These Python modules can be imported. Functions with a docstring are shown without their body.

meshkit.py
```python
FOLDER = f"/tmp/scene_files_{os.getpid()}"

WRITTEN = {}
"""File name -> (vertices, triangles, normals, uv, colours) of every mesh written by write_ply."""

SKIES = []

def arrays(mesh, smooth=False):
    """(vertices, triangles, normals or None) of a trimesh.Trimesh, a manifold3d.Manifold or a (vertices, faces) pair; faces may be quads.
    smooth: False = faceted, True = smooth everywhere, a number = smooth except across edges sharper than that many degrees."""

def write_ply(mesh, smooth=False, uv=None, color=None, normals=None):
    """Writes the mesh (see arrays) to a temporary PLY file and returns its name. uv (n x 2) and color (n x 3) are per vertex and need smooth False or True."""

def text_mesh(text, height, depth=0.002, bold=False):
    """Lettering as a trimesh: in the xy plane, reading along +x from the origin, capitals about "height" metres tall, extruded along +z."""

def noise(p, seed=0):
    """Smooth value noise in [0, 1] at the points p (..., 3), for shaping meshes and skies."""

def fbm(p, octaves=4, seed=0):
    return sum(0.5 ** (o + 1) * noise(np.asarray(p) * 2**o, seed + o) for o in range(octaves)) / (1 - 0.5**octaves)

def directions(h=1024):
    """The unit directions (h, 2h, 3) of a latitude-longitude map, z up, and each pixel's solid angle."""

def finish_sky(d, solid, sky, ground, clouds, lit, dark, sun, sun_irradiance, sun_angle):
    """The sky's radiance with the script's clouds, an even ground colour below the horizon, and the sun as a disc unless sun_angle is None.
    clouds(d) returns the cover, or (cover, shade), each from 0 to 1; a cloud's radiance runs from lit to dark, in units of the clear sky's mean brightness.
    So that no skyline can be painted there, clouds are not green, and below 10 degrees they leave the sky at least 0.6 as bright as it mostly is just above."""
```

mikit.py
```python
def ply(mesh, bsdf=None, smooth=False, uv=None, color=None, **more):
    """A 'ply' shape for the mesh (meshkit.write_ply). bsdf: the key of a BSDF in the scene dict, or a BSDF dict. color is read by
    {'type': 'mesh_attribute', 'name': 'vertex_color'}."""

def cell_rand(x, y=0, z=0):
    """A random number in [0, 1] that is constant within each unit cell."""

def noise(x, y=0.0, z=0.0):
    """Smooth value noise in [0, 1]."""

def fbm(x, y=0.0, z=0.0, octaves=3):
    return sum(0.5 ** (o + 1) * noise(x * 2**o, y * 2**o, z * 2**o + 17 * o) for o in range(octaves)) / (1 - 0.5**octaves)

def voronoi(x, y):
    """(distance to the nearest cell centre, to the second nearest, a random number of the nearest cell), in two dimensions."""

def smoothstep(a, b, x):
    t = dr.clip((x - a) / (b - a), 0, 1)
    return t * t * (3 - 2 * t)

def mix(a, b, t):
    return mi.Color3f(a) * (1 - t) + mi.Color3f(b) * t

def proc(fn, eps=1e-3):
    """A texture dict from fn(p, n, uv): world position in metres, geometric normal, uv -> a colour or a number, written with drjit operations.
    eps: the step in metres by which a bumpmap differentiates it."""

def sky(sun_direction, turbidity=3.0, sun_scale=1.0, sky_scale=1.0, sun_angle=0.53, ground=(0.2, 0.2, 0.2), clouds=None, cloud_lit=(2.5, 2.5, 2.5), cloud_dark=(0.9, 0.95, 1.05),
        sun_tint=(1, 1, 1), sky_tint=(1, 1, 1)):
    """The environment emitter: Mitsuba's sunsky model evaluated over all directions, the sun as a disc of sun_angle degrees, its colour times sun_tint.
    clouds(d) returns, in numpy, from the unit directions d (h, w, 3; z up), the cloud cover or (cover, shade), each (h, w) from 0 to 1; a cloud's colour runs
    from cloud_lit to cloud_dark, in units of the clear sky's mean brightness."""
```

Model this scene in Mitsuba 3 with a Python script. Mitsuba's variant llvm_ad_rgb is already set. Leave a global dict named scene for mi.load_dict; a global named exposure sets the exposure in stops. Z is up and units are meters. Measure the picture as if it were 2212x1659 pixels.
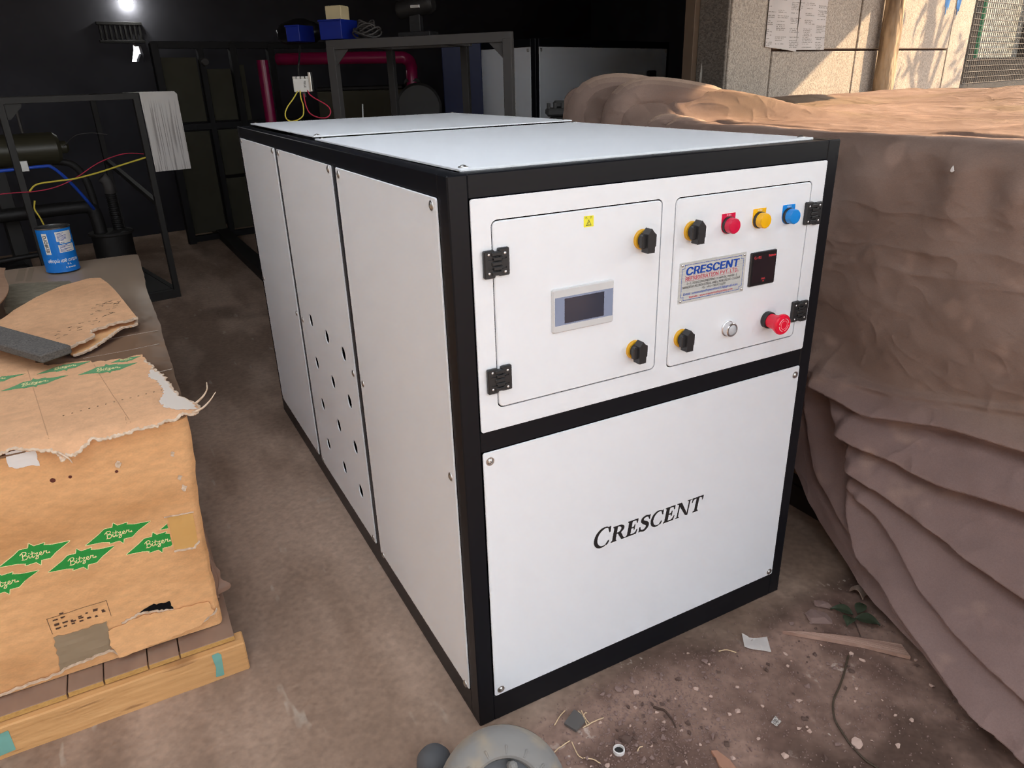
import math, random
import numpy as np, trimesh, shapely, mitsuba as mi, drjit as dr
import manifold3d as m3
from shapely.geometry import Polygon, LineString, Point, box as sbox
from shapely.ops import unary_union
from shapely import affinity
import meshkit, mikit
from mikit import noise, fbm, voronoi, smoothstep, mix, cell_rand, proc

random.seed(7)
RNG = np.random.default_rng(11)
scene, labels = {}, {}

# ------------------------------------------------------------------ camera, sky, exposure
CAM = np.array([-0.5962, -1.3832, 1.6784])
FWD = np.array([0.43017524, 0.81437847, -0.3895343])
DOWN = np.array([-0.20951401, -0.3296531, -0.92056109])
RIGHT = np.cross(DOWN, FWD)
FPX = 1565.68
scene['camera'] = {'type': 'perspective', 'fov': 2 * math.degrees(math.atan(1106 / FPX)), 'fov_axis': 'x', 'near_clip': 0.02, 'far_clip': 200.0,
                   'to_world': mi.ScalarTransform4f().look_at(origin=CAM.tolist(), target=(CAM + FWD).tolist(), up=(-DOWN).tolist())}
ES = np.array([0.97957525, 0.20107792, 0.0])      # along the building front, to the right
EN = np.array([0.20107792, -0.97957525, 0.0])     # out of the building front, towards the yard
SUN = 0.95 * ES + 0.88 * EN + np.array([0, 0, 1.0])
scene['sky'] = mikit.sky(SUN, turbidity=5.0, sun_scale=0.55, sky_scale=1.0, ground=(0.27, 0.26, 0.25), clouds=lambda d: 0.75 + 0.0 * d[..., 2], cloud_lit=(1.57, 1.6, 1.64), cloud_dark=(1, 1, 1), sun_tint=(1.0, 0.89, 0.75), sky_tint=(1.06, 0.99, 0.88))
exposure = 3.78

# ------------------------------------------------------------------ helpers
def lin(r, g=None, b=None):
    if g is None: r, g, b = (int(r[i:i + 2], 16) for i in (1, 3, 5))
    c = np.array([r, g, b]) / 255.0
    return [float(x) for x in np.where(c <= 0.04045, c / 12.92, ((c + 0.055) / 1.055) ** 2.4)]

def rgb(c): return {'type': 'rgb', 'value': [float(x) for x in c]}

def mat(key, color, rough=0.6, metal=0.0, spec=0.5, clear=0.0, bump=None, bscale=1.0, two=True, sheen=0.0):
    c = color if isinstance(color, dict) else rgb(color)
    d = {'type': 'principled', 'base_color': c, 'roughness': rough, 'metallic': metal, 'specular': spec}
    if clear: d['clearcoat'] = clear; d['clearcoat_gloss'] = 0.9
    if sheen: d['sheen'] = sheen
    if bump is not None: d = {'type': 'bumpmap', 'arbitrary': bump, 'scale': bscale, 'bsdf': d}
    scene[key] = {'type': 'twosided', 'bsdf': d} if two else d
    return key

def free(name):
    if name not in scene and name not in labels and not any(k.startswith(name + '__') for k in scene): return name
    i = 1
    while True:
        n = f'{name}_{i:03d}'
        if n not in scene and n not in labels and not any(k.startswith(n + '__') for k in scene): return n
        i += 1

USED = set()
def key_for(name):
    if name not in USED: USED.add(name); return name
    i = 1
    while f'{name}_{i:03d}' in USED: i += 1
    USED.add(f'{name}_{i:03d}'); return f'{name}_{i:03d}'

def add(name, mesh, bsdf, parent=None, smooth=False, label=None, cat=None, group=None, kind=None, **kw):
    k = key_for(f'{parent}__{name}' if parent else name)
    scene[k] = mesh if isinstance(mesh, dict) else mikit.ply(mesh, bsdf, smooth=smooth, **kw)
    tag(k, label, cat, group, kind)
    return k

def tag(k, label=None, cat=None, group=None, kind=None):
    d = {a: b for a, b in (('label', label), ('category', cat), ('group', group), ('kind', kind)) if b}
    if d: labels[k] = d
    return k

def thing(name, label, cat, group=None):
    return tag(key_for(name), label, cat, group)

def struct(name, mesh, bsdf, smooth=False, parent=None, label=None):
    k = add(name, mesh, bsdf, parent, smooth)
    d = {}
    if parent is None: d['kind'] = 'structure'
    if label: d['label'] = label
    if d: labels[k] = d
    return k

def cat(ms): return trimesh.util.concatenate(list(ms))

def xf(mesh, M):
    m = mesh.copy(); m.apply_transform(M); return m

def mv(mesh, x=0, y=0, z=0):
    m = mesh.copy(); m.apply_translation([x, y, z]); return m

def frame_at(o, ex, ey, ez):
    M = np.eye(4); M[:3, 0], M[:3, 1], M[:3, 2], M[:3, 3] = ex, ey, ez, o
    return M

def FRONT(x, z, out=0.0): return frame_at([x, -out, z], [1, 0, 0], [0, 0, 1], [0, -1, 0])
def SIDE(y, z, out=0.0): return frame_at([-out, y, z], [0, -1, 0], [0, 0, 1], [-1, 0, 0])
def TOP(x, y, z): return frame_at([x, y, z], [1, 0, 0], [0, 1, 0], [0, 0, 1])

def rotz(a, x=0, y=0, z=0):
    M = trimesh.transformations.rotation_matrix(a, [0, 0, 1]); M[:3, 3] = [x, y, z]; return M

def hull(pts): return trimesh.convex.convex_hull(np.asarray(pts, float))

def cbox(x0, x1, y0, y1, z0, z1, c=0.003):
    """A box with chamfered edges."""
    P = []
    lo, hi = np.array([x0, y0, z0], float), np.array([x1, y1, z1], float)
    c = min(c, (hi - lo).min() * 0.45)
    for i in range(8):
        s = np.array([(i >> k) & 1 for k in range(3)])
        p = np.where(s, hi, lo)
        for k in range(3):
            q = p + c * np.where(s, -1, 1); q[k] = p[k]; P.append(q)
    return hull(P)

def bar(a, b, w, h=None, c=0.002, up=(0, 0, 1)):
    """A rectangular bar from a to b, w wide and h high."""
    a, b = np.asarray(a, float), np.asarray(b, float); h = h or w
    d = b - a; L = np.linalg.norm(d); d /= L
    u = np.asarray(up, float)
    if abs(u @ d) > 0.95: u = np.array([1.0, 0, 0])
    x = np.cross(u, d); x /= np.linalg.norm(x); y = np.cross(d, x)
    return xf(cbox(-w / 2, w / 2, -h / 2, h / 2, 0, L, c), frame_at(a, x, y, d))

def rr(x0, y0, x1, y1, r=0.0, n=4):
    if r <= 0: return sbox(x0, y0, x1, y1)
    return sbox(x0 + r, y0 + r, x1 - r, y1 - r).buffer(r, quad_segs=n)

def extr(poly, d):
    g = getattr(poly, 'geoms', [poly])
    return cat(trimesh.creation.extrude_polygon(q, d, engine='earcut') for q in g if q.area > 1e-10)

def plate(poly, d, bev=0.0015):
    """A convex plate with a bevelled upper edge."""
    a = np.array(poly.exterior.coords)[:-1]; b = np.array(poly.buffer(-bev, join_style=2).exterior.coords)[:-1]
    return hull(np.vstack([np.c_[a, np.zeros(len(a))], np.c_[a, np.full(len(a), d - bev)], np.c_[b, np.full(len(b), d)]]))

def spline(pts, n=8):
    p = np.asarray(pts, float)
    if len(p) < 3: return p
    q = np.vstack([2 * p[0] - p[1], p, 2 * p[-1] - p[-2]]); out = []
    for i in range(1, len(q) - 2):
        for t in np.arange(n) / n:
            a, b, c, d = q[i - 1:i + 3]
            out.append(0.5 * (2 * b + (c - a) * t + (2 * a - 5 * b + 4 * c - d) * t * t + (3 * b - a - 3 * c + d) * t ** 3))
    return np.vstack([out, p[-1]])

def tube(pts, r, sides=10, caps=True):
    p = np.asarray(pts, float); n = len(p); r = np.broadcast_to(r, (n,))
    t = np.gradient(p, axis=0); t /= np.linalg.norm(t, axis=1, keepdims=True) + 1e-12
    x = np.cross(t[0], [0, 0, 1.0] if abs(t[0, 2]) < 0.9 else [1.0, 0, 0]); X = []
    for k in range(n):
        x = x - (x @ t[k]) * t[k]; x /= np.linalg.norm(x) + 1e-12; X.append(x)
    X = np.array(X); Y = np.cross(t, X); a = np.arange(sides) * 2 * np.pi / sides
    v = (p[:, None] + r[:, None, None] * (np.cos(a)[None, :, None] * X[:, None] + np.sin(a)[None, :, None] * Y[:, None])).reshape(-1, 3)
    f = []
    for i in range(n - 1):
        for j in range(sides):
            k = (j + 1) % sides; A, B, Cc, D = i * sides + j, i * sides + k, (i + 1) * sides + k, (i + 1) * sides + j
            f += [[A, B, Cc], [A, Cc, D]]
    if caps:
        v = np.vstack([v, p[0], p[-1]]); m = n * sides
        for j in range(sides):
            k = (j + 1) % sides; f += [[m, k, j], [m + 1, (n - 1) * sides + j, (n - 1) * sides + k]]
    return trimesh.Trimesh(v, f, process=False)

def lathe(prof, n=28):
    return trimesh.creation.revolve(np.asarray(prof, float), sections=n)

def cyl(r, h, n=24, c=0.0):
    return lathe([[0, 0], [r, 0], [r, h - c], [r - c, h], [0, h]] if c else [[0, 0], [r, 0], [r, h], [0, h]], n)

def man(tm): return m3.Manifold(m3.Mesh(np.asarray(tm.vertices, np.float32), np.asarray(tm.faces, np.uint32)))
def unman(m):
    q = m.to_mesh(); return trimesh.Trimesh(q.vert_properties[:, :3], q.tri_verts, process=False)

def grid(P):
    """A surface through the points P (n, m, 3)."""
    n, m = P.shape[:2]; i, j = np.meshgrid(np.arange(n - 1), np.arange(m - 1), indexing='ij'); a = (i * m + j).ravel()
    f = np.vstack([np.c_[a, a + 1, a + m + 1], np.c_[a, a + m + 1, a + m]])
    return trimesh.Trimesh(P.reshape(-1, 3), f, process=False)

def sheet(P, th):
    """A surface through P with thickness th below it (along -normal)."""
    g = grid(P); n = np.zeros_like(g.vertices); fn = np.cross(g.vertices[g.faces[:, 1]] - g.vertices[g.faces[:, 0]], g.vertices[g.faces[:, 2]] - g.vertices[g.faces[:, 0]])
    for k in range(3): np.add.at(n, g.faces[:, k], fn)
    n /= np.linalg.norm(n, axis=1, keepdims=True) + 1e-12
    h, w = P.shape[:2]; N = h * w; idx = np.arange(N).reshape(h, w)
    v = np.vstack([g.vertices, g.vertices - n * th])
    f = [g.faces, g.faces[:, ::-1] + N]
    ring = np.r_[idx[0, :], idx[1:, -1], idx[-1, -2::-1], idx[-2:0:-1, 0]]; nx = np.roll(ring, -1)
    f += [np.c_[ring, ring + N, nx + N], np.c_[ring, nx + N, nx]]
    return trimesh.Trimesh(v, np.vstack(f), process=False)

def polysheet(poly, th, fn, step=0.02):
    """A flat outline cut into small cells, thickened and bent by fn(points)."""
    x0, y0, x1, y1 = poly.bounds; shapely.prepare(poly); V, F, n = [], [], 0
    xs = np.linspace(x0, x1, max(2, int((x1 - x0) / step) + 2)); ys = np.linspace(y0, y1, max(2, int((y1 - y0) / step) + 2))
    X, Y = np.meshgrid(np.arange(len(xs) - 1), np.arange(len(ys) - 1), indexing='ij'); X, Y = X.ravel(), Y.ravel()
    cells = shapely.box(xs[X], ys[Y], xs[X + 1], ys[Y + 1]); cells = cells[shapely.intersects(poly, cells)]
    for c in cells:
        g = c if shapely.contains_properly(poly, c) else poly.intersection(c)
        for q in getattr(g, 'geoms', [g]):
            if q.geom_type != 'Polygon' or q.area < 1e-10: continue
            v, f = trimesh.creation.triangulate_polygon(q, engine='earcut'); V.append(v); F.append(f + n); n += len(v)
    V, F = np.vstack(V), np.vstack(F)
    _, first, inv = np.unique(np.round(V * 1e6).astype(np.int64), axis=0, return_index=True, return_inverse=True); inv = inv.ravel()
    V, F = V[first], inv[F]; F = F[(F[:, 0] != F[:, 1]) & (F[:, 1] != F[:, 2]) & (F[:, 0] != F[:, 2])]
    d1_, d2_ = V[F[:, 1]] - V[F[:, 0]], V[F[:, 2]] - V[F[:, 0]]; cr_ = d1_[:, 0] * d2_[:, 1] - d1_[:, 1] * d2_[:, 0]; F[cr_ < 0] = F[cr_ < 0][:, ::-1]
    E = np.vstack([F[:, [0, 1]], F[:, [1, 2]], F[:, [2, 0]]]); key = E[:, 0] * (len(V) + 1) + E[:, 1]; rev = E[:, 1] * (len(V) + 1) + E[:, 0]
    B = E[~np.isin(key, rev)]; N = len(V)
    f = np.vstack([F + N, F[:, ::-1], np.c_[B[:, 0], B[:, 1], B[:, 1] + N], np.c_[B[:, 0], B[:, 1] + N, B[:, 0] + N]])
    return trimesh.Trimesh(fn(np.vstack([np.c_[V, np.zeros(N)], np.c_[V, np.full(N, th)]])), f, process=False)

def jag(pts, amp, step, seed=0, smooth=1):
    """A torn version of an open polyline."""
    r = np.random.default_rng(abs(int(seed))); out = []
    pts = [np.asarray(p, float) for p in pts]
    for a, b in zip(pts[:-1], pts[1:]):
        d = b - a; L = np.linalg.norm(d); n = max(1, int(L / step)); nn = np.array([-d[1], d[0]]) / (L + 1e-9)
        for k in range(n): out.append(a + d * k / n + nn * amp * (r.random() - 0.5) * 2 * (k > 0 or len(out) > 0))
    out.append(pts[-1]); return [tuple(p) for p in out]

def at(u, v, depth):
    """The point at that depth in front of the lens, for things far inside the shed."""
    return CAM + depth * (FWD + (u - 1106) / FPX * RIGHT + (v - 829.5) / FPX * DOWN)

def ftext(s, h, depth=0.0004, bold=False, width=None, slant=0.0, center=False):
    m = meshkit.text_mesh(s, h, depth, bold)
    lo, hi = m.bounds[:, 0]; m.apply_translation([-lo, 0, 0])
    v = np.array(m.vertices)
    if width: v[:, 0] *= width / (hi - lo)
    v[:, 0] += slant * v[:, 1]
    if center: v[:, 0] -= (v[:, 0].max() + v[:, 0].min()) / 2
    return trimesh.Trimesh(v, m.faces, process=False)

# ------------------------------------------------------------------ materials
mat('white_paint', (0.78, 0.815, 0.86), rough=0.42, spec=0.45, bump=proc(lambda p, n, uv: fbm(p.x * 260, p.y * 260, p.z * 260, 2)), bscale=0.00012)
mat('black_paint', (0.007, 0.008, 0.011), rough=0.36, spec=0.22, bump=proc(lambda p, n, uv: fbm(p.x * 150, p.y * 150, p.z * 150, 2)), bscale=0.0001)
mat('dark_void', (0.006, 0.006, 0.007), rough=0.9, spec=0.1)
mat('black_plastic', (0.018, 0.019, 0.021), rough=0.45)
mat('knob_black', (0.022, 0.022, 0.024), rough=0.38)
mat('chrome', (0.72, 0.72, 0.73), rough=0.22, metal=1.0)
mat('zinc', (0.55, 0.55, 0.54), rough=0.35, metal=1.0)
mat('brass_dial', lin('#d9a520'), rough=0.4, spec=0.5)
mat('red_plastic', lin('#d00a40'), rough=0.3, clear=0.5)
mat('estop_red', lin('#e30f35'), rough=0.35, clear=0.4)
mat('yellow_plastic', lin('#eeb508'), rough=0.3, clear=0.5)
mat('blue_plastic', lin('#0a86dc'), rough=0.3, clear=0.5)
mat('silver_plate', proc(lambda p, n, uv: mix(lin('#b4b8ba'), lin('#cbccc8'), noise(p.x * 6, p.z * 900))), rough=0.4, metal=0.05)
mat('bezel_grey', lin('#c9cbcd'), rough=0.4)
mat('bezel_blue', lin('#8490ab'), rough=0.35)
mat('screen_glass', lin('#343948'), rough=0.12, spec=0.6)
mat('controller_black', (0.012, 0.011, 0.014), rough=0.25, spec=0.5)
mat('led_red', lin('#e0404a'), rough=0.5)
mat('ink_black', (0.012, 0.012, 0.013), rough=0.5)
mat('ink_blue', lin('#0d3f9c'), rough=0.5)
mat('ink_red', lin('#b0283f'), rough=0.5)
mat('ink_white', lin('#e6eaf0'), rough=0.5)
mat('sticker_yellow', lin('#e8e23c'), rough=0.5)

def floor_col(p, n, uv):
    w = fbm(p.x * 2.2, p.y * 2.2, 3.0, 4)
    m1 = smoothstep(-0.06, 0.07, -(p.y + 0.10 * p.x * smoothstep(0.0, -0.3, p.x)) - 0.03 + (w - 0.5) * 0.22) * smoothstep(-0.75, -0.30, p.x + (w - 0.5) * 0.3)
    fine = fbm(p.x * 60, p.y * 60, 1.0, 3)
    con = mix(lin('#8d7768'), lin('#ab9484'), smoothstep(0.3, 0.75, fbm(p.x * 5, p.y * 1.6, 0.0, 4)))
    con = mix(con, lin('#6d5a4e'), smoothstep(0.55, 0.8, fbm(p.x * 1.3 + 7, p.y * 1.3, 2.0, 4)) * 0.8)
    con = mix(con, lin('#b6aca0'), smoothstep(0.78, 0.9, fbm(p.x * 26, p.y * 7, 5.0, 3)) * 0.5)
    con = mix(con, lin('#9b9a98'), smoothstep(-1.4, -2.6, p.y))
    dirt = mix(lin('#6f5950'), lin('#957b6f'), smoothstep(0.3, 0.7, fbm(p.x * 7, p.y * 7, 9.0, 4)))
    dirt = mix(dirt, lin('#55443c'), smoothstep(0.5, 0.72, fbm(p.x * 3.1 + 3, p.y * 3.1 + 1, 4.0, 4)) * 0.9)
    dirt = mix(dirt, lin('#c9beb4'), smoothstep(0.70, 0.80, fine) * smoothstep(0.45, 0.7, fbm(p.x * 4 + 1, p.y * 4, 7.0, 3)) * 0.8)
    return mix(con, dirt, m1) * (0.82 + 0.36 * fine)
mat('ground', proc(floor_col), rough=0.92, spec=0.2, bump=proc(lambda p, n, uv: fbm(p.x * 90, p.y * 90, 0.0, 3), eps=0.002), bscale=0.003)

def granite(p, n, uv):
    s = p.x * float(ES[0]) + p.y * float(ES[1])
    a, b, c = voronoi((p.x + 0.9 * p.y) * 130, p.z * 130)
    base = mix(lin('#837b72'), lin('#aea498'), c)
    return base * (0.9 + 0.25 * fbm(s * 3, p.z * 3, 0.0, 3))
mat('granite', proc(granite), rough=0.85, bump=proc(lambda p, n, uv: noise(p.x * 90, p.y * 90, p.z * 90)), bscale=0.002)
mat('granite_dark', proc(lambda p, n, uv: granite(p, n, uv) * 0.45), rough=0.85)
mat('mortar', lin('#4c3a30'), rough=0.95)
mat('sooty_wall', proc(lambda p, n, uv: mix(lin('#35353a'), lin('#53535a'), fbm(p.x * 1.5, p.y * 1.5, p.z * 1.5, 4))), rough=0.9)
mat('yard_wall', lin('#5e5b57'), rough=0.9)
mat('roof_metal', lin('#55544f'), rough=0.7)
mat('jamb_brown', lin('#6b5a4a'), rough=0.7)
mat('whitewash', lin('#c9c6bf'), rough=0.8)

# ------------------------------------------------------------------ the setting
def axis(lo, hi, a, b, fine, coarse):
    l = [x for x in np.arange(lo, a, coarse)]; h = [x for x in np.arange(b + coarse, hi + 1e-6, coarse)]
    return np.array(l + list(np.arange(a, b, fine)) + [b] + h)
gx, gy = axis(-14, 18, -0.7, 1.7, 0.012, 1.0), axis(-16, 14, -1.1, 0.3, 0.012, 1.0)
GX, GY = np.meshgrid(gx, gy, indexing='ij')
def ground_z(x, y):
    P = np.stack([x, y, 0 * x], -1)
    m = np.clip((-(y + 0.16 * x) - 0.02) / 0.12, 0, 1) * np.clip((x + 0.6) / 0.3, 0, 1) * np.clip((1.7 - x) / 0.3, 0, 1) * np.clip((y + 1.1) / 0.2, 0, 1)
    return m * ((meshkit.fbm(P * 9, 4) - 0.5) * 0.016 + (meshkit.fbm(P * 45 + 5, 3) - 0.5) * 0.007 - 0.002)
struct('floor', grid(np.stack([GX, GY, ground_z(GX, GY)], -1)), 'ground', smooth=True)

P0 = np.array([3.76455, 2.52019, 0.0])
def W(s, n, z): return P0 + s * ES + n * EN + np.array([0, 0, z])
def wbox(s0, s1, n0, n1, z0, z1, c=0.004):
    return xf(cbox(s0, s1, -n1, -n0, z0, z1, c), frame_at(P0, ES, -EN, [0, 0, 1]))
# the building front on the right: backing wall, stone slabs with open joints, reveal of the shed mouth
wr = struct('wall_right', cat([wbox(-0.79, 2.98, -0.22, -0.03, 0, 3.4), wbox(4.95, 9.0, -0.22, -0.03, 0, 3.4), wbox(2.98, 4.95, -0.22, -0.03, 0, 1.2), wbox(2.98, 4.95, -0.22, -0.03, 2.75, 3.4)]), 'mortar')
G = 0.007
for s0, s1, z0, z1 in [(-0.79, -0.293, 0.9, 3.4), (-0.79, -0.293, 0.0, 0.9), (-0.293, 0.855, 0.0, 0.9), (-0.293, 0.855, 0.9, 1.795), (-0.293, 0.855, 1.795, 2.7), (-0.293, 0.855, 2.7, 3.4),
                       (0.855, 2.535, 0.0, 0.9), (0.855, 2.535, 0.9, 1.795), (0.855, 2.535, 1.795, 2.7), (0.855, 2.535, 2.7, 3.4), (2.535, 2.98, 0, 1.2), (2.535, 2.98, 1.2, 3.4)]:
    struct('stone_slab', wbox(s0 + G, s1 - G, -0.03, RNG.uniform(-0.002, 0.003), z0 + G, z1 - G, 0.005), 'granite', parent=wr)
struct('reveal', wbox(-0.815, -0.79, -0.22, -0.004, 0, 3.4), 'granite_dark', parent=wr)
struct('door_1', wbox(-0.86, -0.79, -0.30, -0.22, 0, 3.2), 'jamb_brown')
drip = [(-0.825, 1.0), (-0.825, 1.78), (-0.822, 1.86), (-0.818, 1.70), (-0.817, 1.0)]
dp = Polygon([(-0.19, 1.0), (-0.172, 1.25), (-0.178, 1.5), (-0.168, 1.66), (-0.176, 1.74), (-0.186, 1.66), (-0.19, 1.5), (-0.20, 1.25), (-0.205, 1.0)])
struct('paint_drip', xf(extr(dp, 0.001), frame_at(W(-0.8145, 0, 0), EN, [0, 0, 1], -ES @ np.eye(3))), 'whitewash', parent=wr, label='ragged white paint run on the dark reveal')
# the shed: side walls, back wall with a ragged gap of daylight, roof with an awning over the yard
JX = W(-0.79, -0.22, 0)
def wall_between(a, b, th, z0, z1):
    a, b = np.array(a, float), np.array(b, float); d = (b - a) / np.linalg.norm(b - a); nrm = np.array([-d[1], d[0], 0])
    return xf(cbox(0, np.linalg.norm(b - a), -th / 2, th / 2, z0, z1, 0.003), frame_at([a[0], a[1], 0], [d[0], d[1], 0], nrm, [0, 0, 1]))
BACK = np.array([0.0, 8.9, 0])
bl, br_ = BACK - 4.4 * ES, BACK + 7.6 * ES
def onback(u, v, n=0.1):
    d = FWD + (u - 1106) / FPX * RIGHT + (v - 829.5) / FPX * DOWN; return CAM + d * (((BACK + n * EN - CAM) @ EN) / (d @ EN))
struct('wall_side', wall_between(W(1.6, -0.22, 0)[:2].tolist() + [0], br_[:2].tolist() + [0], 0.12, 0, 3.4), 'sooty_wall')
struct('wall_outside', wall_between([-3.5, -9.0, 0], [-3.5, 1.0, 0], 0.2, 0, 4.0), 'yard_wall')
struct('wall_left', wall_between([-4.0, 1.2, 0], bl[:2].tolist() + [0], 0.15, 0, 3.4), 'sooty_wall')
gap = Polygon([(0.14, 0.0), (0.215, 0.0), (0.225, 0.03), (0.262, 0.085), (0.275, 0.0), (0.288, 0.0), (0.272, 0.17), (0.235, 0.165), (0.195, 0.20), (0.18, 0.12)])
g0 = onback(257, 134); gs = float((g0 - BACK) @ ES); gz = float(g0[2])
bw = sbox(-4.4, 0, 7.6, 3.4).difference(affinity.translate(gap, gs, gz))
struct('wall_back', xf(extr(bw, 0.1), frame_at(BACK, ES, [0, 0, 1], EN)), 'sooty_wall')
fl = lambda x: P0[1] + (x - P0[0]) * ES[1] / ES[0]
awn = Polygon([(0.15, -3.1), (3.80, -3.1), (3.80, fl(3.80)), tuple(W(5.2, -0.05, 0)[:2]), tuple(br_[:2]), tuple(bl[:2]), (-4.4, fl(-4.4)), (0.15, fl(0.15))])
eave = Polygon([tuple(W(s, n, 0)[:2]) for s, n in [(-1.4, -0.3), (-1.4, 2.35), (1.14, 2.35), (1.82, 1.63), (2.35, 1.11), (3.47, 0.0), (3.47, -0.3)]])
struct('ceiling', mv(extr(unary_union([awn, eave]), 0.05), 0, 0, 3.4), 'roof_metal')

# window on the right: dark frame, wire grille, green curtain, patterned pane
mat('window_dark', lin('#2b2724'), rough=0.6)
mat('curtain_green', lin('#1d6b4c'), rough=0.8)
mat('wire', lin('#55504a'), rough=0.5, metal=0.3)
mat('frosted', proc(lambda p, n, uv: mix(lin('#7d7f7a'), lin('#a9aaa2'), smoothstep(0.35, 0.45, voronoi((p.x + p.y * 0.2) * 16, p.z * 16)[0]))), rough=0.4)
wn = struct('window_1', cat([wbox(2.98, 3.16, -0.16, 0.0, 1.2, 2.75), wbox(4.80, 4.95, -0.16, 0.0, 1.2, 2.75), wbox(3.16, 4.80, -0.16, 0.0, 1.2, 1.72), wbox(3.16, 4.80, -0.16, 0.0, 2.65, 2.75)]), 'window_dark')
struct('pane', wbox(3.16, 4.80, -0.16, -0.15, 1.72, 2.65, 0.001), 'frosted', parent=wn)
struct('curtain', grid(np.array([[W(s, -0.11 + 0.012 * math.sin(s * 70), z) for z in (1.72, 2.65)] for s in np.linspace(3.34, 3.56, 40)])), 'curtain_green', parent=wn, label='green curtain strip')
wires = [tube([W(s, 0.004, 1.5), W(s, 0.004, 2.7)], 0.003, 5) for s in np.arange(3.0, 4.85, 0.05)] + [tube([W(3.0, 0.006, z), W(4.85, 0.006, z)], 0.003, 5) for z in np.arange(1.5, 2.7, 0.05)]
struct('wire_grille', cat(wires), 'wire', parent=wn, label='square wire mesh screen')

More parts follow.
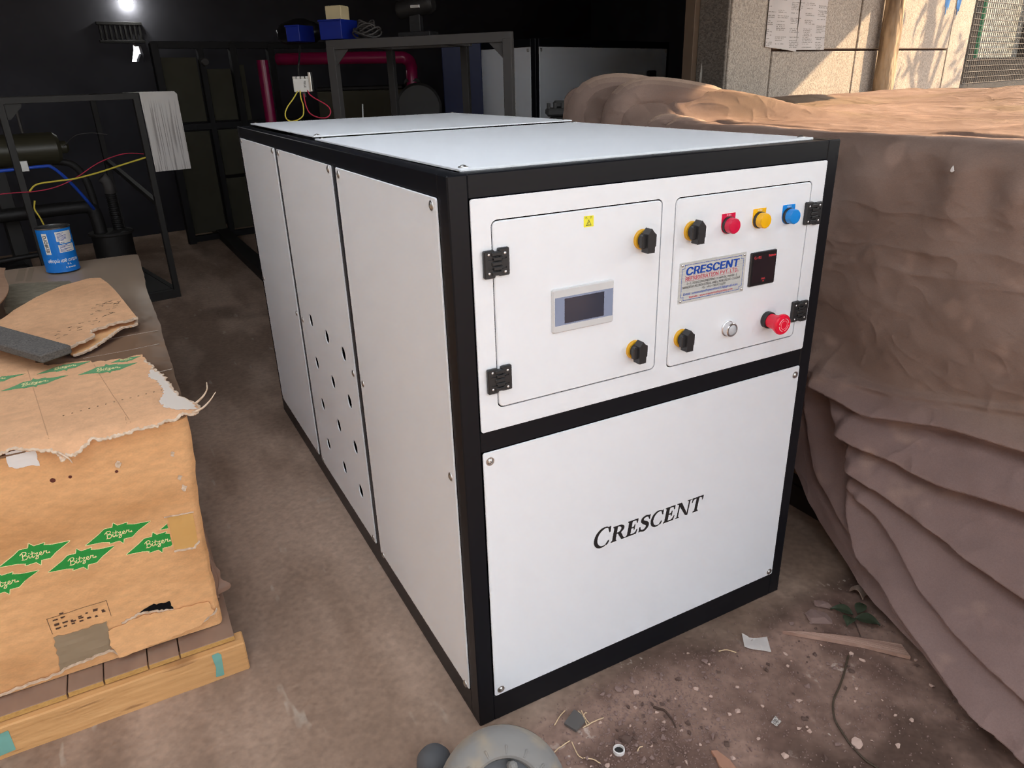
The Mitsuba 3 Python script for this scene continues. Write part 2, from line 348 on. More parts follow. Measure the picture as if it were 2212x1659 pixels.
# ------------------------------------------------------------------ the refrigeration cabinet
CW, CD, CH = 1.16, 2.49, 1.50
cab = thing('refrigeration_cabinet', 'big white cooling machine cabinet with black frame and CRESCENT lettering on its front', 'industrial cabinet')
fr = cat([
    cbox(0, .047, 0, .053, 0, CH, .003), cbox(CW - .047, CW, 0, .053, 0, CH, .003), cbox(0, .047, CD - .05, CD, 0, CH, .003), cbox(CW - .047, CW, CD - .05, CD, 0, CH, .003),
    cbox(.046, CW - .046, .0006, .05, CH - .05, CH - .0006, .002), cbox(.046, CW - .046, .0006, .05, .857, .910, .002), cbox(.046, CW - .046, .0006, .05, 0.0, .09, .002),
    cbox(.0006, .047, .052, CD - .049, CH - .05, CH - .0006, .002), cbox(CW - .047, CW - .0006, .052, CD - .049, CH - .05, CH - .0006, .002),
    cbox(.0006, .047, .052, CD - .049, 0.0, .09, .002), cbox(CW - .047, CW - .0006, .052, CD - .049, 0.0, .09, .002),
    cbox(.0006, .047, .812, .862, .088, CH - .048, .002), cbox(.0006, .047, 1.626, 1.676, .088, CH - .048, .002),
    cbox(.046, CW - .046, CD - .05, CD - .0006, CH - .05, CH - .0006, .002), cbox(.046, CW - .046, CD - .05, CD - .0006, 0, .09, .002)])
add('frame', fr, 'black_paint', cab, label='black painted steel frame')
add('inner_lining', cat([cbox(.06, CW - .06, .058, .07, .09, CH - .06), cbox(.06, .07, .9, 1.6, .09, CH - .06), cbox(.06, CW - .06, .07, CD - .06, .03, .09)]), 'dark_void', cab)
add('rear_panel', cat([cbox(.05, CW - .05, CD - .006, CD + .002, .092, CH - .052), cbox(CW - .006, CW + .002, .055, CD - .05, .092, CH - .052)]), 'white_paint', cab)

# pan head screw with a washer and a cross recess
_s = m3.Manifold.cylinder(.0014, .0092, .0088, 24) + (m3.Manifold.sphere(.0088, 24).translate([0, 0, -.0042]) ^ m3.Manifold.cube([.03, .03, .01], True).translate([0, 0, .0062]))
for a in (0, 90):
    _s -= m3.Manifold.cube([.0075, .0014, .004], True).rotate([0, 0, a + 20]).translate([0, 0, .005])
SCREW = unman(_s)
def screw(parent, M, s=1.22, bs='zinc', name='screw'):
    m = SCREW.copy(); m.apply_scale(s); return add(name, xf(m, M), bs, parent, smooth=30)

# side panels
holes = [(y, z) for z in (.808, .626, .441, .254) for y in (1.440, 1.203, .990)]
for y0, y1, zs in [(.056, .810, (.092, .769, 1.432)), (.864, 1.624, (.104, .769, 1.438)), (1.678, CD - .05, (.104, .769, 1.438))]:
    w = y1 - y0; pol = rr(0, .090, w, 1.450, .006)
    if y0 == .864:
        pol = pol.difference(unary_union([Point(y1 - y, z).buffer(.026, 20) for y, z in holes]))
        m = extr(pol, .004)
    else: m = plate(pol, .004, .0012)
    pk = add('side_panel', xf(m, SIDE(y1, 0, -.0005)), 'white_paint', cab, label='white side panel with twelve round vent holes' if y0 == .864 else None)
    for z in zs:
        for y in (y0 + .025, y1 - .028): screw(pk, SIDE(y, z, .0034))
# top panels
for y0, y1 in [(.052, 1.243), (1.258, CD - .05)]:
    tz = .0125 if y0 > 1 else .005
    pk = add('top_panel', xf(plate(rr(.055, y0, CW - .045, y1, .004), .0045 if y0 > 1 else tz, .0012), TOP(0, 0, CH - .0006 + (.008 if y0 > 1 else 0))), 'white_paint', cab)
    for x in (.075, CW - .063):
        for y in (y0 + .028, y1 - .028): screw(pk, TOP(x, y, CH + tz - .0007))
# lower front panel with the name
lp = add('front_panel', xf(plate(rr(.049, .091, CW - .046, .856, .006), .004, .0015), FRONT(0, 0, -.0005)), 'white_paint', cab)
for x, z in [(.0665, .832), (1.097, .829), (1.098, .106), (.0675, .110)]: screw(lp, FRONT(x, z, .0034))

def serif_word():
    """CRESCENT in bold slanted serif capitals, cap height 1."""
    def ell(cx, cy, rx, ry): return affinity.scale(Point(cx, cy).buffer(1, 32), rx, ry)
    def C():
        o = ell(.45, .5, .43, .53).difference(ell(.53, .5, .36, .47))
        o = o.difference(Polygon([(.55, .5), (2, .85), (2, .16)])).difference(sbox(.86, 0.25, 2, .75))
        return unary_union([o, Polygon([(.72, .98), (.77, .98), (.79, .68), (.745, .68), (.66, .90)]), Polygon([(.70, .02), (.78, .12), (.79, .24), (.75, .24), (.66, .1)])]), .88
    def stem(x): return [sbox(x - .01, 0, x + .19, 1), Polygon([(x - .08, 0), (x + .25, 0), (x + .25, .045), (x + .17, .09), (x, .09), (x - .08, .045)]), Polygon([(x - .08, 1), (x + .25, 1), (x + .25, .955), (x + .17, .91), (x, .91), (x - .08, .955)])]
    def R():
        b = ell(.36, .735, .35, .265).difference(ell(.31, .735, .23, .205)).difference(sbox(-1, 0, .2, 2))
        return unary_union(stem(.08) + [b, sbox(.2, .94, .38, 1), sbox(.2, .47, .38, .53), Polygon([(.34, .5), (.52, .52), (.78, .06), (.90, .03), (.90, 0), (.66, 0)])]), .88
    def Ee():
        return unary_union(stem(.08) + [sbox(.2, .94, .62, 1), sbox(.2, .47, .5, .53), sbox(.2, 0, .64, .06), Polygon([(.57, 1), (.63, 1), (.64, .74), (.60, .74), (.56, .9), (.45, .945)]), Polygon([(.46, .66), (.50, .66), (.50, .34), (.46, .34), (.44, .45), (.44, .55)]), Polygon([(.6, 0), (.66, 0), (.70, .28), (.66, .28), (.58, .1), (.46, .055)])]), .74
    def Ss():
        sp = spline([(.60, .80), (.52, .93), (.35, .965), (.17, .87), (.16, .70), (.32, .55), (.5, .43), (.56, .25), (.44, .06), (.26, .03), (.12, .12), (.07, .26)], 8)
        w = np.interp(np.linspace(0, 1, len(sp)), [0, .15, .5, .85, 1], [.03, .045, .105, .045, .03])
        ps = [Point(p).buffer(q, 8) for p, q in zip(sp, w)]
        return unary_union([ps[i].union(ps[i + 1]).convex_hull for i in range(len(ps) - 1)] + [Polygon([(.58, .99), (.63, .99), (.64, .70), (.60, .70), (.54, .88)]), Polygon([(.04, 0), (.09, 0), (.14, .13), (.09, .32), (.04, .32)])]), .68
    def N():
        t = lambda x, y0, y1: sbox(x, y0, x + .065, y1)
        sf = lambda x, y: Polygon([(x - .09, y), (x + .15, y), (x + .15, y + .04), (x - .09, y + .04)])
        return unary_union([t(.12, 0, 1), t(.80, 0, 1), Polygon([(.04, 1), (.27, 1), (.865, 0), (.80, 0), (.70, .04)]), sf(.12, 0), sf(.80, .96), sf(.08, .96)]), .98
    def Tt():
        x = .30
        return unary_union([sbox(x, 0, x + .17, 1), Polygon([(x - .09, 0), (x + .26, 0), (x + .26, .045), (x + .17, .09), (x, .09), (x - .09, .045)]), sbox(.02, .935, .75, 1), Polygon([(.0, 1), (.06, 1), (.16, .93), (.06, .86), (.05, .72), (.01, .72)]), Polygon([(.77, 1), (.71, 1), (.61, .93), (.71, .86), (.72, .72), (.76, .72)])]), .78
    out, x = [], 0
    for i, g in enumerate([C, R, Ee, Ss, C, Ee, N, Tt]):
        s, w = g(); k = 1.24 if i == 0 else 1.0
        s = affinity.scale(s, k, k, origin=(0, 0)); out.append(affinity.translate(s, x, -.06 if i == 0 else 0)); x += w * k + .055
    u = unary_union(out).buffer(.012); return affinity.affine_transform(u, [1, .15, 0, 1, 0, 0]), x - .055
wd, wl = serif_word()
wd = affinity.scale(wd, .392 / wl, .0485, origin=(0, 0))
add('lettering', xf(extr(wd, .0004), FRONT(.368, .466, .0036)), 'ink_black', lp, label='black serif lettering CRESCENT')

# upper control panel with two doors let into it
dl, drr = rr(.0965, .968, .5525, 1.399, .012), rr(.597, .961, 1.0625, 1.397, .012)
pan = rr(.048, .911, CW - .046, 1.449, .006).difference(dl.buffer(.003)).difference(drr.buffer(.003))
cp = add('control_panel', xf(extr(pan, .004), FRONT(0, 0, -.0005)), 'white_paint', cab)
d1 = add('control_door', xf(plate(dl, .006, .0022), FRONT(0, 0, -.0005)), 'white_paint', cab)
d2 = add('control_door', xf(plate(drr, .006, .0022), FRONT(0, 0, -.0005)), 'white_paint', cab)
OUT = .0055
def hinge(x, z, flip, door):
    h = thing_part('door_hinge', cab)
    w = .062; hh = .061
    leafs = []
    for s in (-1, 1):
        x0, x1 = (-w / 2, -.004) if s < 0 else (.004, w / 2); dz = (.0015 if s < 0 else -.0015) * flip
        leafs.append(cbox(x0, x1, -hh / 2 - dz, hh / 2 - dz, 0, .011, .0025))
    for k, zz in enumerate((-.021, -.0105, 0, .0105, .021)):
        s = 1 if k % 2 else -1
        leafs.append(xf(cbox(-.011 if s > 0 else -.014, .014 if s > 0 else .011, zz - .0048, zz + .0048, .002, .0145, .002), np.eye(4)))
    solid = man(leafs[0])
    for l in leafs[1:]: solid += man(l)
    for a, b in [(-.016, -.0105), (.016, -.0105), (-.016, .0105), (.016, .0105), (.0, .0155), (.0, -.0155)]:
        solid -= m3.Manifold.cube([.013, .0035, .006], True).translate([a, b, .012])
    add('leaf_plates', xf(unman(solid), FRONT(x, z, OUT - .002)), 'black_plastic', h)
    for a in (-1, 1):
        for b in (-1, 1): screw(h, FRONT(x + a * .0195, z + b * .0205, OUT + .0082), .48, 'chrome')
def thing_part(name, parent): return key_for(f'{parent}__{name}')
hinge(.1005, 1.311, 1, d1); hinge(.0975, 1.040, 1, d1); hinge(1.075, 1.313, -1, d2); hinge(1.071, 1.035, -1, d2)

def turn_knob(x, z):
    h = thing_part('turn_latch', cab)
    add('dial', xf(lathe([[0, 0], [.0245, 0], [.0245, .004], [.0225, .0075], [.0175, .0085], [0, .0085]], 32), FRONT(x, z, OUT)), 'brass_dial', h, smooth=40, label='yellow dial ring')
    pol = Polygon([(-.0105, -.027), (.0105, -.027), (.0105, .018), (0, .030), (-.0105, .018)])
    k = man(extr(pol, .024)).translate([0, 0, .014]) + m3.Manifold.cylinder(.013, .0185, .0165, 28).translate([0, 0, .0082])
    k += man(plate(Polygon([(-.018, -.012), (.018, -.012), (.018, .012), (-.018, .012)]).buffer(.004), .010, .002)).translate([0, 0, .020])
    add('handle', xf(unman(k), FRONT(x, z, OUT)), 'knob_black', h, smooth=30, label='black turn handle')
for x, z in [(.4945, 1.313), (.4835, 1.035), (.648, 1.315), (.637, 1.036)]: turn_knob(x, z)

# touch screen
sc = thing_part('touch_screen', cab)
add('bezel', xf(plate(rr(-.0865, -.053, .0865, .053, .006), .007, .003), FRONT(.3265, 1.1755, OUT)), 'bezel_grey', sc, smooth=30)
add('face_plate', xf(extr(rr(-.0815, -.034, .0815, .034, .001), .0006), FRONT(.3275, 1.1745, OUT + .0069)), 'bezel_blue', sc)
add('display', xf(extr(rr(-.0555, -.030, .0555, .030), .0005), FRONT(.3275, 1.1740, OUT + .0074)), 'screen_glass', sc, label='dark grey display glass')
# warning sticker
ws = add('warning_sticker', xf(extr(rr(-.0135, -.0125, .0135, .0125, .002), .0004), FRONT(.3412, 1.3725, OUT)), 'sticker_yellow', cab, label='small yellow warning sticker')
tri = Polygon([(-.0075, -.0095), (.0075, -.0095), (0, .0045)])
sym = [tri.difference(tri.buffer(-.001)), LineString([(-.002, -.006), (.0005, -.002), (-.0008, -.003), (.001, .001)]).buffer(.0004), LineString([(-.004, -.0075), (.004, -.0075)]).buffer(.0004)]
add('symbol', xf(extr(unary_union(sym), .0003), FRONT(.3412, 1.3725, OUT + .0003)), 'ink_black', ws)
add('symbol', xf(cat([mv(ftext('EL.', .0042, .0003), -.009, .0065), mv(ftext('IS', .0042, .0003), .003, .0065)]), FRONT(.3412, 1.3725, OUT + .0003)), 'ink_black', ws)

def lamp_button(x, z, bs, colour):
    b = thing_part('push_button', cab)
    lg = unary_union([Point(0, 0).buffer(.0225, 24), sbox(-.0225, 0, .0225, .029)])
    add('legend_plate', xf(extr(lg, .0014), FRONT(x, z, OUT)), bs, b, label=f'{colour} legend plate')
    add('lettering', xf(ftext('PUSH', .0042, .0003, center=True), FRONT(x, z + .0225, OUT + .0013)), 'ink_white', b)
    add('collar', xf(lathe([[0, 0], [.0215, 0], [.0215, .006], [.020, .0075], [0, .0075]], 32), FRONT(x, z, OUT + .0013)), 'knob_black', b, smooth=35)
    add('cap', xf(lathe([[0, 0], [.0195, 0], [.0195, .016], [.0178, .0185], [.011, .0195], [0, .0198]], 32), FRONT(x, z, OUT + .008)), bs, b, smooth=35, label=f'round {colour} button cap')
lamp_button(.7685, 1.316, 'red_plastic', 'crimson'); lamp_button(.876, 1.317, 'yellow_plastic', 'yellow'); lamp_button(.983, 1.316, 'blue_plastic', 'blue')

# indicator lamp, emergency stop
il = thing_part('indicator_lamp', cab)
add('ring', xf(lathe([[0, 0], [.0215, 0], [.0215, .003], [.0195, .004], [.0195, .019], [.0175, .021], [.0150, .021], [.0150, .017], [0, .017]], 36), FRONT(.799, 1.0325, OUT)), 'chrome', il, smooth=35, label='chrome ring')
mat('clear_lens', lin('#b9bec4'), rough=0.15, spec=0.8, clear=1.0, bump=proc(lambda p, n, uv: voronoi(p.x * 260, p.z * 260)[0]), bscale=0.0015)
add('lens', xf(lathe([[0, 0], [.0148, 0], [.0140, .003], [.008, .005], [0, .0056]], 30), FRONT(.799, 1.0325, OUT + .0165)), 'clear_lens', il, smooth=True, label='clear faceted lens')
es = thing_part('emergency_stop', cab)
add('collar', xf(lathe([[0, 0], [.0235, 0], [.0235, .013], [.022, .0145], [0, .0145]], 32), FRONT(.947, 1.0315, OUT)), 'black_plastic', es, smooth=35)
add('mushroom_cap', xf(lathe([[0, 0], [.0195, 0], [.0195, .005], [.021, .020], [.027, .034], [.029, .038], [.029, .043], [.0265, .0465], [.015, .048], [0, .0485]], 36), FRONT(.947, 1.0315, OUT + .0144)), 'estop_red', es, smooth=35, label='red mushroom cap')
arcs = [LineString([(.0175 * math.cos(a), .0175 * math.sin(a)) for a in np.linspace(a0, a0 + 1.15, 12)]).buffer(.0010) for a0 in (.2, 1.77, 3.34, 4.91)] + [Point(0, 0).buffer(.0122).difference(Point(0, 0).buffer(.0112))]
add('arrow_ring', xf(extr(unary_union(arcs), .0016), FRONT(.947, 1.0315, OUT + .0144 + .0472)), mat('ink_pink', lin('#f0a0ac'), rough=.5), es)

# temperature controller
tc = thing_part('digital_controller', cab)
add('housing', xf(plate(rr(-.047, -.0465, .047, .0465, .004), .006, .002), FRONT(.906, 1.1845, OUT)), 'controller_black', tc)
add('window', xf(extr(rr(-.039, -.036, .041, .037, .001), .0004), FRONT(.906, 1.1845, OUT + .0059)), 'screen_glass' if 0 else mat('smoked', (0.018, 0.011, 0.016), rough=0.12, spec=0.6), tc)
add('lettering', xf(cat([mv(ftext('C.-01', .0065, .0003, True), -.037, .029), mv(ftext('Bypass', .0055, .0003, True), .016, .0305), mv(ftext('000L', .0042, .0003, True), -.004, -.030), mv(ftext('00', .003, .0003, True), .001, -.0365)]), FRONT(.906, 1.1845, OUT + .0062)), 'led_red', tc, label='red glowing characters')

# maker's plate
np_ = thing_part('name_plate', cab)
NX, NZ = .7305, 1.1835
add('plate', xf(plate(rr(-.113, -.0535, .113, .0535, .001), .0014, .0004), FRONT(NX, NZ, OUT)), 'silver_plate', np_)
q = .0085; bx_, bz_ = .105, .0465
brd = Polygon([(-bx_ + q, -bz_), (bx_ - q, -bz_), (bx_ - q, -bz_ + q), (bx_, -bz_ + q), (bx_, bz_ - q), (bx_ - q, bz_ - q), (bx_ - q, bz_), (-bx_ + q, bz_), (-bx_ + q, bz_ - q), (-bx_, bz_ - q), (-bx_, -bz_ + q), (-bx_ + q, -bz_ + q)])
add('border_line', xf(extr(brd.difference(brd.buffer(-.0012, join_style=2)), .0002), FRONT(NX, NZ, OUT + .0013)), 'ink_blue', np_)
FT = FRONT(NX, NZ, OUT + .0013)
add('lettering', xf(cat([mv(ftext('CRESCENT', .0195, .0003, True, .179, .12), -.092 + o_, .0195) for o_ in (-.0009, 0, .0009)]), FT), 'ink_blue', np_, smooth=False)
add('lettering', xf(mv(ftext('REFRIGERATION PVT. LTD.', .0092, .0003, True, .180), -.092, .0055), FT), 'ink_red', np_)
for z in (.0170, .0030): add('rule_line', xf(mv(extr(sbox(0, 0, .184, .0006), .0002), -.094, z), FT), 'ink_red', np_)
for t_, h_, w__, x_, z_ in [('D-3, DSIDC ENGINEERING COMPLEX, PHASE-1', .0058, .172, -.087, -.0060), ('MANGOLPURI INDUSTRIAL AREA, NEW DELHI-110083', .0058, .196, -.100, -.0150), ('Ph. : +91-9810873108', .0055, .080, -.034, -.0235)]:
    add('lettering', xf(mv(ftext(t_, h_, .0003, True, w__), x_, z_), FT), 'ink_black', np_)
add('lettering', xf(mv(ftext('Email : crescentrefrigeration312@gmail.com', .0060, .0003, True, .186), -.096, -.0330), FT), 'ink_blue', np_)
add('lettering', xf(mv(ftext('Website : www.crescentrefrigeration.com', .0052, .0003, True, .150), -.077, -.0425), FT), 'ink_red', np_)
for a in (-1, 1):
    for b in (-1, 1): add('rivet', xf(lathe([[0, 0], [.0042, 0], [.0036, .0018], [.002, .0028], [0, .003]], 14), FRONT(NX + a * .1055, NZ + b * .0465, OUT + .0013)), 'chrome', np_, smooth=True)

# ------------------------------------------------------------------ the tarpaulin over the stored machine on the right
def tarp_col(p, n, uv):
    f = fbm(p.x * 3.1, p.y * 3.1, p.z * 3.1, 4)
    c = mix(lin('#7f6a60'), lin('#917c72'), smoothstep(0.3, 0.7, f))
    c = mix(c, lin('#8a7472'), smoothstep(0.74, 0.60, p.z) * 0.7)
    c = mix(c, lin('#7b6b56'), smoothstep(0.52, 0.75, fbm(p.x * 1.7 + 4, p.y * 1.7, p.z * 1.7, 3)) * 0.6 * smoothstep(0.5, 0.9, p.z))
    c = mix(c, lin('#a98f82'), smoothstep(0.62, 0.8, fbm(p.x * 9, p.y * 9, p.z * 9, 3)) * 0.5)
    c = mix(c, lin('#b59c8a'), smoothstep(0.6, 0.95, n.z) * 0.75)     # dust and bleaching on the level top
    return c * (0.93 + 0.14 * noise(p.x * 420, p.y * 420, p.z * 420))
def ridged(x, y, z): return 1 - dr.abs(2 * noise(x, y, z) - 1)
def tarp_bump(p, n, uv):
    wx, wy = fbm(p.x * 4 + 3, p.y * 4, p.z * 4, 2), fbm(p.x * 4, p.y * 4 + 7, p.z * 4, 2)
    r1 = ridged(p.x * 5 + wx * 2, p.y * 5 + wy * 2, p.z * 9 + wx * 2); r2 = ridged(p.x * 13 + wy * 3, p.y * 11 + wx * 3, p.z * 17 + wy * 2)
    return 0.36 * r1 ** 3 + 0.16 * r2 ** 4 + 0.35 * fbm(p.x * 6, p.y * 6, p.z * 9, 2) + 0.03 * noise(p.x * 350, p.y * 350, p.z * 350)
mat('tarp_cloth', proc(tarp_col), rough=0.88, spec=0.15, sheen=0.3, bump=proc(tarp_bump, eps=0.002), bscale=0.017)
R1 = [(.34, .75), (.29, .68), (.2, .61), (.1, .53), (.02, .43), (-.02, .29), (-.09, .21), (-.16, .16), (-.28, .15), (-.38, .13), (-.7, .08), (-1.2, .05)]
RIDGES = [(R1, .055, .10, .012), ([(.25, .63), (.18, .625), (.07, .61), (-.01, .6), (-.08, .61), (-.27, .645), (-.44, .66), (-.8, .7)], .05, .05, .010),
          ([(.1, .52), (-.01, .5), (-.13, .49), (-.22, .48), (-.33, .49), (-.51, .52), (-1, .58)], .055, .075, .012), ([(.03, .42), (-.09, .39), (-.19, .37), (-.28, .36), (-.39, .35), (-.52, .34), (-1, .34)], .05, .06, .012),
          ([(-.03, .33), (-.15, .30), (-.32, .235), (-.4, .21), (-.48, .20), (-.61, .18), (-1.1, .14)], .035, .05, .011),
          ([(.30, .55), (.24, .42), (.16, .31), (.05, .24), (-.08, .17), (-.3, .10), (-.7, .04)], .03, .05, .012)]
def ridge_field(y, z):
    d = np.zeros_like(y)
    for pts, h, wu, wl in RIDGES:
        p = spline(np.array(pts), 5); best = np.full(y.shape, 9.0); sg = np.ones_like(y); along = np.zeros_like(y)
        for k in range(len(p) - 1):
            a, b = p[k], p[k + 1]; ab = b - a; L = ab @ ab
            t = np.clip(((y - a[0]) * ab[0] + (z - a[1]) * ab[1]) / L, 0, 1)
            qy, qz = y - a[0] - t * ab[0], z - a[1] - t * ab[1]; dist = np.hypot(qy, qz); m = dist < best
            s = np.sign(ab[0] * qz - ab[1] * qy) * (-1)      # the line runs towards -y: above it is the upper side
            best = np.where(m, dist, best); sg = np.where(m, s, sg); along = np.where(m, (k + t) / (len(p) - 1), along)
        fade = np.clip(along / 0.06, 0.25, 1)
        up = sg > 0
        d += h * fade * np.where(up, np.exp(-(best / wu) ** 2), np.exp(-(best / wl) ** 2)) - np.where(up, 0, 0.45 * h * fade * np.exp(-((best - .028) / .022) ** 2))
    return d
def hem_z(y): return np.interp(y, [-1.8, -.65, -.4, -.15, .1, .3, .6, 2.5], [.05, .055, .05, .05, .13, .27, .36, .38])
def hem_x(y): return np.interp(y, [-1.8, -1.0, -.65, -.4, -.15, .1, .3, .6, 2.5], [1.02, 1.10, 1.19, 1.275, 1.365, 1.45, 1.51, 1.53, 1.54])
XE, ZT, RE = 1.555, 1.475, .075
FOLDS = [(1.235, .012, .10, .03), (1.42, .02, .10, .05), (1.70, .03, .14, .06), (2.0, .03, .14, .06)]
def folds(q):
    d = 0 * q
    for c, h, wl, wr in FOLDS: d = d + h * np.where(q > c, np.exp(-((q - c) / wl) ** 2), np.exp(-((q - c) / wr) ** 2))
    return d
def top_z(x, y):
    P = np.stack([x, y, 0 * x], -1); u = np.clip(x - XE, 0, 4)
    z = ZT + u * 0.012 + (meshkit.fbm(P * np.array([2.2, 1.4, 1]), 4) - .5) * 0.045 * np.clip(u / .25, .15, 1)
    z += 0.055 * np.exp(-((x - 4.0) / .5) ** 2 - ((y - 1.0) / .45) ** 2) + 0.035 * np.exp(-((x - 3.1) / .5) ** 2 - ((y - 1.95) / .25) ** 2)
    q = y + .95 * u
    z += 0.130 * np.clip((q - 1.42) / .18, 0, 1) ** 1.5 * np.exp(-(u / .62) ** 4) * np.clip((2.62 - q) / .28, 0, 1) + folds(q) * .8 * np.exp(-(u / .5) ** 4)
    z += (meshkit.fbm(P * 7 + 3, 2) - .5) * 0.010 + (meshkit.fbm(P * np.array([14, 5, 1]) + 9, 2) - .5) * .006
    g = np.clip((meshkit.noise(P * np.array([.1, 5, 1]) + 3) - .35) * 4, 0, 1)
    return z - .010 * g * np.exp(-((x - 1.735 - .02 * np.sin(3 * y)) / .010) ** 2) + .006 * g * np.exp(-((x - 1.76 - .02 * np.sin(3 * y)) / .012) ** 2)
def y_end(x): return np.minimum(P0[1] + (x - P0[0]) * ES[1] / ES[0] - 0.07, 2.22 + 0 * x) - 0.0
XMAX = 4.9
def tarp_points(x_or_a, y, face):
    """face: distance a down the near face, else x across the top."""
    if not face:
        return np.stack([x_or_a, y, top_z(x_or_a, y)], -1)
    s = x_or_a; hz, hx = hem_z(y), hem_x(y); zt = top_z(XE + RE + 0 * y, y); r = RE
    z = zt - s * (zt - hz)
    low = np.clip((.68 - z) / (.68 - hz), 0, 1.2)
    x = XE - (XE - hx) * low ** 1.25
    edge = np.clip((zt - z) / r, 0, 1); x = x - r * np.sqrt(np.clip(1 - (1 - edge) ** 2, 0, 1)) + r
    P = np.stack([0 * y, y, z], -1)
    damp = np.clip((zt - z) / .12, 0, 1); x = x - folds(y) * .9 * np.clip((z - .9) / .5, 0, 1) * np.clip((zt - z) / .05, 0, 1)
    d = ridge_field(y, z) * np.clip((.80 - z) / .1, 0, 1)
    d += damp * ((meshkit.fbm(P * np.array([1, 2.5, 3.2]), 3) - .5) * .055 + (meshkit.fbm(P * np.array([1, 8, 10]) + 2, 3) - .5) * .014)
    d += .010 * np.exp(-((z - (.675 + .22 * np.clip(.02 - y, 0, .5) ** 1.2)) / .012) ** 2)                                   # stitched hem seam
    d += damp * .02 * np.sin(y * 24 + 6 * meshkit.noise(P * 3)) * np.exp(-((zt - z - .1) / .12) ** 2)
    return np.stack([x - d, y, z], -1)
ny = 430
w_ = np.linspace(0, 1, ny)
xs = np.r_[np.linspace(XMAX, 2.0, 110), np.linspace(1.985, XE + RE + .005, 60)]
ss = np.r_[.075 * np.linspace(0, 1, 26) ** 1.6, np.linspace(.078, 1, 380)]
rows = []
for x in xs:
    ye = float(y_end(np.array(x))); y = -1.7 + (ye + 1.7) * w_; rows.append(tarp_points(np.full(ny, x), y, False))
ye = float(y_end(np.array(XE))); y = -1.7 + (ye + 1.7) * w_
SG, YG = np.meshgrid(ss, y, indexing='ij')
rows = np.concatenate([np.array(rows), tarp_points(SG, YG, True)], 0)
dr_ = np.linspace(0, 1, 24)[1:, None, None]
e = rows[:, -1]; dn = np.maximum(0, e[:, 2] - .25)
back = np.stack([np.stack([e[:, 0] + 0 * t, e[:, 1] + .05 * np.sin(t * 1.5) * np.ones(len(e)), e[:, 2] - t * dn], -1) for t in dr_.ravel()], 1)
rows = np.concatenate([rows, back], 1)
e = rows[:, 0]; dn = np.maximum(0, e[:, 2] - .02)
near = np.stack([np.stack([e[:, 0] + .02 * np.sin(e[:, 0] * 9) * t, e[:, 1] - .10 * t + 0 * dn, e[:, 2] - t * dn], -1) for t in dr_.ravel()[::-1]], 1)
rows = np.concatenate([near, rows], 1)
e = rows[0]; dn = np.maximum(0, e[:, 2] - .02)
far = np.stack([np.stack([e[:, 0] + .05 * t + 0 * dn, e[:, 1] + 0 * dn, e[:, 2] - t * dn], -1) for t in dr_.ravel()[::-1]], 0)
rows = np.concatenate([far, rows], 0)
tp = thing('tarpaulin', 'faded brown canvas tarpaulin draped over a big box right of the white cabinet', 'tarpaulin')
add('canvas', grid(rows[:, ::-1]), 'tarp_cloth', tp, smooth=True)
def rolled(q, r, u0, drop, flat=1.0, dq=0.0):
    path = [tarp_points(np.array([XE + RE + u]), np.array([q - .95 * u + dq * u * u]), False)[0] for u in np.linspace(u0, 0, 16)] + [tarp_points(np.array([t]), np.array([q]), True)[0] for t in np.linspace(.01, drop, 18)]
    p = np.array(path); n_ = len(p); sk2 = np.interp(np.linspace(0, 1, n_), [0, .3, .75, 1], [1.3, .55, .45, 1.2]) * r; p[:, 0] += sk2 * np.linspace(.2, 1, n_); p[:, 2] -= sk2 * np.linspace(1, .1, n_)
    for _ in range(6): p[1:-1] = (p[:-2] + 2 * p[1:-1] + p[2:]) / 4
    return tube(p, r * np.interp(np.linspace(0, 1, n_), [0, .15, .5, 1], [.75, 1.0, 1.0, .9]), 20)
for q_, r_, u_, d_, dq_ in [(1.86, .11, .44, .42, .5), (1.56, .085, .40, .42, .6), (1.355, .030, .16, .40, .3), (1.225, .026, .12, .40, .0)]:
    add('rolled_fold', rolled(q_, r_, u_, d_, 1.0, dq_), 'tarp_cloth', tp, smooth=True)
mat('white_scrap', lin('#dcdad8'), rough=0.6)
E_ = tarp_points(np.array([.055]), np.array([-.09]), True)[0]
add('torn_spot', xf(cat([plate(Polygon([(-.006, -.004), (.0, -.007), (.006, -.003), (.004, .004), (0, .012), (-.004, .005)]), .003, .001)]), frame_at(E_ + [-.004, 0, 0], [0, -1, 0], [0, 0, 1], [-1, 0, 0])), 'white_scrap', tp, label='small torn white spot')
mat('skid_dark', lin('#2a2320'), rough=0.8)
mat('skid_wood', proc(lambda p, n, uv: mix(lin('#6f563f'), lin('#9a7c5c'), fbm(p.y * 3, p.x * 60, p.z * 60, 3))), rough=0.8)
sk = thing('machine_skid', 'dark timber skid with a pale plank, half hidden under the hem of the brown tarpaulin', 'skid')
add('beam', cbox(1.62, 1.72, -1.0, 2.1, .0, .10, .004), 'skid_dark', sk)
add('plank', cbox(1.60, 1.90, -.9, 2.1, .165, .19, .003), 'skid_wood', sk, label='pale wooden plank edge')
add('spacer', cbox(1.63, 1.74, .0, 1.9, .10, .166, .003), 'skid_dark', sk)

